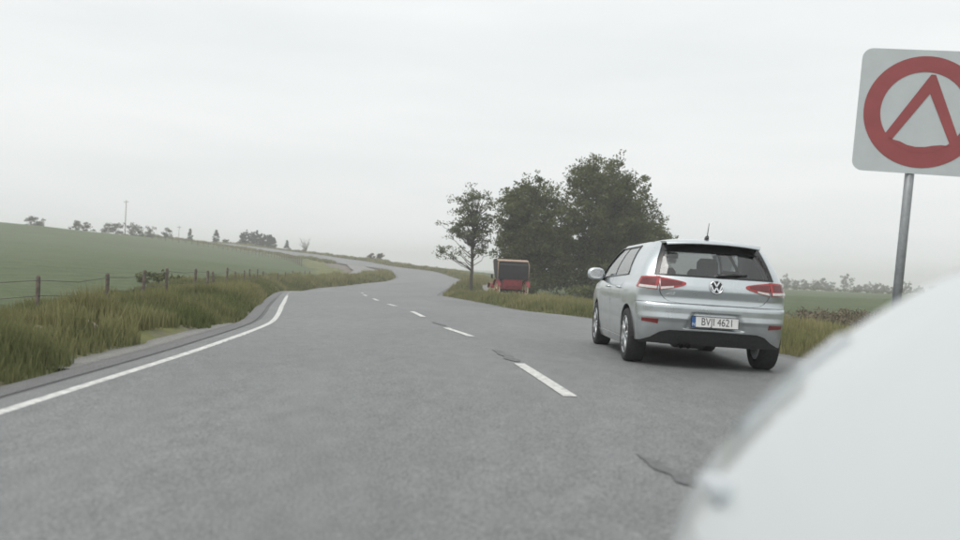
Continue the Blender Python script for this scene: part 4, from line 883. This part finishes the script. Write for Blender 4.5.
for x in (-.93, .93): MB().rbox(x - .05, x + .05, .28, .38, 1.2, 1.42, .015).tube([(x * .93, .33, 1.16), (x, .33, 1.2)], .015, 6).build('side_lamp', M['iron'], cg)

# ------------------------------------------------------------------ road sign on the right verge
M['sign_white'] = mat('sign_sheeting_grey_white', (.48, .52, .53), .45, noise=(3, .06)); M['sign_red'] = mat('sign_sheeting_faded_red', (.29, .062, .066), .45, noise=(4, .1)); M['galv'] = mat('galvanised_steel', (.26, .275, .285), .5, .4, noise=(12, .18))
SG = 1.43; sd = 10.5
sgn_o = thing('road_sign', 'square white road sign with red ring and inverted red V on grey post', 'sign', (4.815, sd, gz(4.815, sd)), (0, R(2.8), R(-13)))
h0 = 2.40 - gz(4.77, sd)
def round_rect(w, h, r, n=8):
    return [(sx_ * (w / 2 - r) + r * math.cos(a0 + math.pi / 2 * k / n), sz_ * (h / 2 - r) + r * math.sin(a0 + math.pi / 2 * k / n)) for sx_, sz_, a0 in ((1, 1, 0), (-1, 1, math.pi / 2), (-1, -1, math.pi), (1, -1, 1.5 * math.pi)) for k in range(n + 1)]
pr = round_rect(SG, SG, .12); n = len(pr); czs = h0 + SG / 2 - .02; cxs = .065
plate = ob('sign_plate', [(x + cxs, y, z + czs) for y in (-.06, -.056) for x, z in pr], [tuple(range(n)), tuple(range(n, 2 * n))[::-1]] + [(k, n + k, n + (k + 1) % n, (k + 1) % n) for k in range(n)], M['sign_white'], sgn_o)
def flat(name, pts2, faces, dy, m): return ob(name, [(x + cxs, dy, z + czs) for x, z in pts2], faces, m, sgn_o)
Ro, Ri = .645, .462; k_ = 72
ring = [(r * math.cos(2 * math.pi * i / k_), r * math.sin(2 * math.pi * i / k_) + .0) for r in (Ro, Ri) for i in range(k_)]
flat('red_ring', ring, [(i, (i + 1) % k_, k_ + (i + 1) % k_, k_ + i) for i in range(k_)], -.0635, M['sign_red'])
flat('red_inverted_v', [(.045, .435), (-.415, -.315), (-.335, -.375), (.052, .215), (.345, -.425), (.430, -.360), (.095, .435)], [(0, 1, 2, 3), (0, 3, 6), (6, 3, 4, 5)], -.0645, M['sign_red'])
# red foot of the symbol with its wavy upper edge
up_ = [(-.36, -.345), (-.29, -.335), (-.22, -.350), (-.14, -.388), (-.05, -.405), (.05, -.400), (.14, -.380), (.22, -.368), (.30, -.372), (.38, -.38)]
lo_ = [(x, -math.sqrt(max(Ri * Ri * 1.02 - x * x, .01)) - .005) for x, z in up_]
flat('red_foot', up_ + lo_, [(i, i + 1, 10 + i + 1, 10 + i) for i in range(9)], -.0655, M['sign_red'])
MB().tube([(0, 0, -.4), (0, 0, h0 + SG * .9)], .052, 16).build('post', M['galv'], sgn_o, True)
for z in (h0 + .25, h0 + SG - .35): MB().rbox(-.10, .10, -.056, .06, z, z + .05, .008).build('post_clamp', M['galv'], sgn_o)

# ------------------------------------------------------------------ white car alongside: lofted body
wc = thing('white_car', 'white car alongside, its rounded bonnet and wing filling the lower right corner', 'car')
NOSE = 1.808
tW = ([0, .03, .10, .2, .35, .6, 1.0, 1.6, 3.6, 4.1, 4.3], [.353, .455, .635, .796, .918, .987, 1.007, 1.009, 1.0, .92, .84])
tZ = ([0, .03, .10, .2, .35, .6, 1.0, 1.35, 1.7, 3.8, 4.2, 4.3], [.86, .992, 1.161, 1.246, 1.272, 1.28, 1.28, 1.28, 1.28, 1.25, 1.17, 1.0])
def wsec(t, th, ne=1.6):
    w = np.interp(t, *tW); zt = np.interp(t, *tZ); zm = np.minimum(.66, zt - .15); c, s = np.cos(th), np.sin(th)
    return np.stack([w * np.sign(c) * np.abs(c) ** (2 / ne), NOSE - t + 0 * th, zm + (zt - zm) * np.abs(s) ** (2 / ne)], -1)
def wgrid(t0, t1, a0, a1, nt_, na):
    t, a = np.meshgrid(np.linspace(t0, t1, nt_), np.linspace(a0, a1, na), indexing='ij'); return t, a
WC = np.array([0, -.2, .6])
def wpanel(name, t, a, m, parent, lift=0., depth=.015, warp=None):
    G = wsec(t, a)
    if warp is not None: G = warp(G, t, a)
    nn_ = np.cross(np.gradient(G, axis=0), np.gradient(G, axis=1)); 
    V, F = panel(G, depth, lift, out=np.array([0, 0, 1.0]) if abs(np.mean(G[..., 0])) < .3 else np.array([np.sign(np.mean(G[..., 0])), 0, .4])); return ob(name, V, F, m, parent, True)
B0 = .24   # bonnet shut line, as section angle
tt = np.r_[np.linspace(.02, .5, 30), np.linspace(.55, 1.34, 18)]
t, a = np.meshgrid(tt, np.linspace(B0, math.pi - B0, 41), indexing='ij')
bonnet = wpanel('bonnet', t, a, M['white'], wc, .0, .03)
for s_, (a0, a1) in ((1, (0.0, B0 - .002)), (-1, (math.pi, math.pi - B0 + .002))):
    t, a = np.meshgrid(np.r_[tt, np.linspace(1.4, 4.28, 40)], np.linspace(a0, a1, 26), indexing='ij')
    wpanel('wing', t, a, M['white'], wc, 0, .03)
    def lower(u, v):
        tq = .05 + 4.2 * u; w = np.interp(tq, *tW); yq = NOSE - tq; zl = np.maximum(.30, np.maximum(arch(tq, .86, .40, .36), arch(tq, 3.5, .40, .36))); zt = np.minimum(.66, np.interp(tq, *tZ) - .15); z = zl + (zt - .002 - zl) * v
        return np.stack([s_ * w * (1 - .05 * ((z - .66) / .35) ** 2), yq, z], -1)
    V, F = panel(grid(lower, 110, 10), .04, out=(s_, 0, 0)); ob('body_side', V, F, M['white'], wc, True)
    # headlamp wrapped round the corner
    t, a = np.meshgrid(np.linspace(.10, .42, 14), np.linspace(.42, .70, 8) if s_ > 0 else np.linspace(math.pi - .42, math.pi - .70, 8), indexing='ij')
    hl = wpanel('headlight', t, a, M['lens_head'] if 'lens_head' in M else M.setdefault('lens_head', lens_mat('frosted_headlamp_lens', (.40, .43, .45), .18)), wc, .006, .012)
    for wt in (.86, 3.5):
        wh = link('wheel', None, parent=wc, loc=(s_ * .84, NOSE - wt, .345), rot=(0, 0, 0 if s_ > 0 else math.pi))
        MB().lathe([(.22, -.1), (.30, -.115), (.335, -.1), (.345, -.05), (.345, .05), (.335, .1), (.30, .115), (.22, .1), (.22, -.1)], 40).build('tyre', M['rubber'], wh, True)
        rim = MB().lathe([(.235, .1), (.24, .108), (.222, .1), (.22, -.09)], 36).lathe([(0, .09), (.05, .09), (.07, .06)], 18)
        for k in range(7): b = 2 * math.pi * k / 7; rim.tube([(.07, .04 * math.cos(b), .04 * math.sin(b)), (.09, .228 * math.cos(b), .228 * math.sin(b))], [.03, .022], 6)
        rim.build('rim', M['alloy'], wh, True)
    MB().rbox(s_ * 1.02 - .09, s_ * 1.02 + .09, NOSE - 1.98, NOSE - 1.86, 1.16, 1.32, .045).tube([(s_ * .86, NOSE - 1.92, 1.17), (s_ * .98, NOSE - 1.92, 1.21)], .025, 8).build('door_mirror', M['white'], wc)
    for tq in (1.55, 2.55):
        MB().tube([(s_ * .945, NOSE - tq - .62, 1.0), (s_ * .99, NOSE - tq - .66, 1.005), (s_ * .99, NOSE - tq - .80, 1.005), (s_ * .945, NOSE - tq - .84, 1.0)], .013, 8).build('door_handle', M['white'], wc, True)
# front mask
V = []; F = []; mm = 21
for k in range(mm):
    u = -1 + 2 * k / (mm - 1); 
    for z, o in ((.26, .10), (.34, .0), (.55, -.03), (.70, .0), (.80, .02), (.90, .06)): V.append((u * .80 * (1 - .1 * (z > .75)), NOSE - o - .30 * abs(u) ** 2.6, z))
F = [(k * 6 + j, k * 6 + j + 1, (k + 1) * 6 + j + 1, (k + 1) * 6 + j) for k in range(mm - 1) for j in range(5)]
ob('front_bumper', V, F, M['white'], wc, True); MB().rbox(-.42, .42, NOSE - .05, NOSE + .045, .44, .60, .02).build('grille', M['black_plastic'], wc)
# cabin
gh = [(1.36, 1.28, .70), (1.95, 1.62, .66), (2.35, 1.68, .64), (3.4, 1.66, .62), (4.05, 1.20, .74)]
V = [(sg * w, NOSE - tq, z) for sg in (-1, 1) for tq, z, w in gh]
ob('cabin_glass', V, [(0, 1, 6, 5), (3, 4, 9, 8), (0, 4, 3, 2, 1), (5, 6, 7, 8, 9)], M['trim'], wc)
ob('roof', [(sg * w * k, NOSE - tq, z + d) for d, k in ((.012, 1.0), (.04, .7)) for sg in (-1, 1) for tq, z, w in gh[1:4]], [(6, 7, 10, 9), (7, 8, 11, 10), (0, 1, 7, 6), (1, 2, 8, 7), (3, 9, 10, 4), (4, 10, 11, 5), (0, 6, 9, 3), (2, 5, 11, 8)], M['white'], wc)
for sg in (-1, 1):
    for p, q_ in ((0, 1), (3, 4)): MB().tube([(sg * gh[p][2], NOSE - gh[p][0], gh[p][1]), (sg * gh[q_][2], NOSE - gh[q_][0], gh[q_][1] + .01)], .035, 8).build('roof_pillar', M['white'], wc, True)
MB().rbox(-.60, .60, NOSE - 4.0, NOSE - .3, .24, .5, .05).build('underbody', M['black_plastic'], wc)
# small lamp and washer jet on the wing and bonnet
for s_ in (1, -1):
    p = wsec(np.array(.62), np.array(B0 + .10 if s_ > 0 else math.pi - B0 - .10)); MB().rbox(p[0] - .02, p[0] + .02, p[1] - .045, p[1] + .045, p[2] - .012, p[2] + .016, .008).build('side_repeater', M['lens_head'], wc)
    p = wsec(np.array(.80), np.array(B0 + .52 if s_ > 0 else math.pi - B0 - .52)); MB().rbox(p[0] - .022, p[0] + .022, p[1] - .02, p[1] + .02, p[2] - .01, p[2] + .008, .006).build('washer_jet', M['galv'], wc)
wc.location = (1.247, 0, 0.0)

# ------------------------------------------------------------------ haze
hz = bpy.data.materials.new('thin_haze'); hz.use_nodes = True; t = hz.node_tree; t.nodes.clear(); pv = N(t, 'ShaderNodeVolumePrincipled'); o = N(t, 'ShaderNodeOutputMaterial')
pv.inputs['Color'].default_value = (.96, .955, .955, 1); pv.inputs['Density'].default_value = .0015; pv.inputs['Anisotropy'].default_value = .2; t.links.new(pv.outputs[0], o.inputs['Volume'])
zmin = float(GZ.min()) - 1.0
hb = MB().box(gx[0] - 20, gx[-1] + 20, gy[0] - 20, gy[-1] + 20, zmin, 16.0).build('haze', hz); tag(hb, kind='stuff')
tag(hb, 'thin pale haze over the countryside', 'haze')
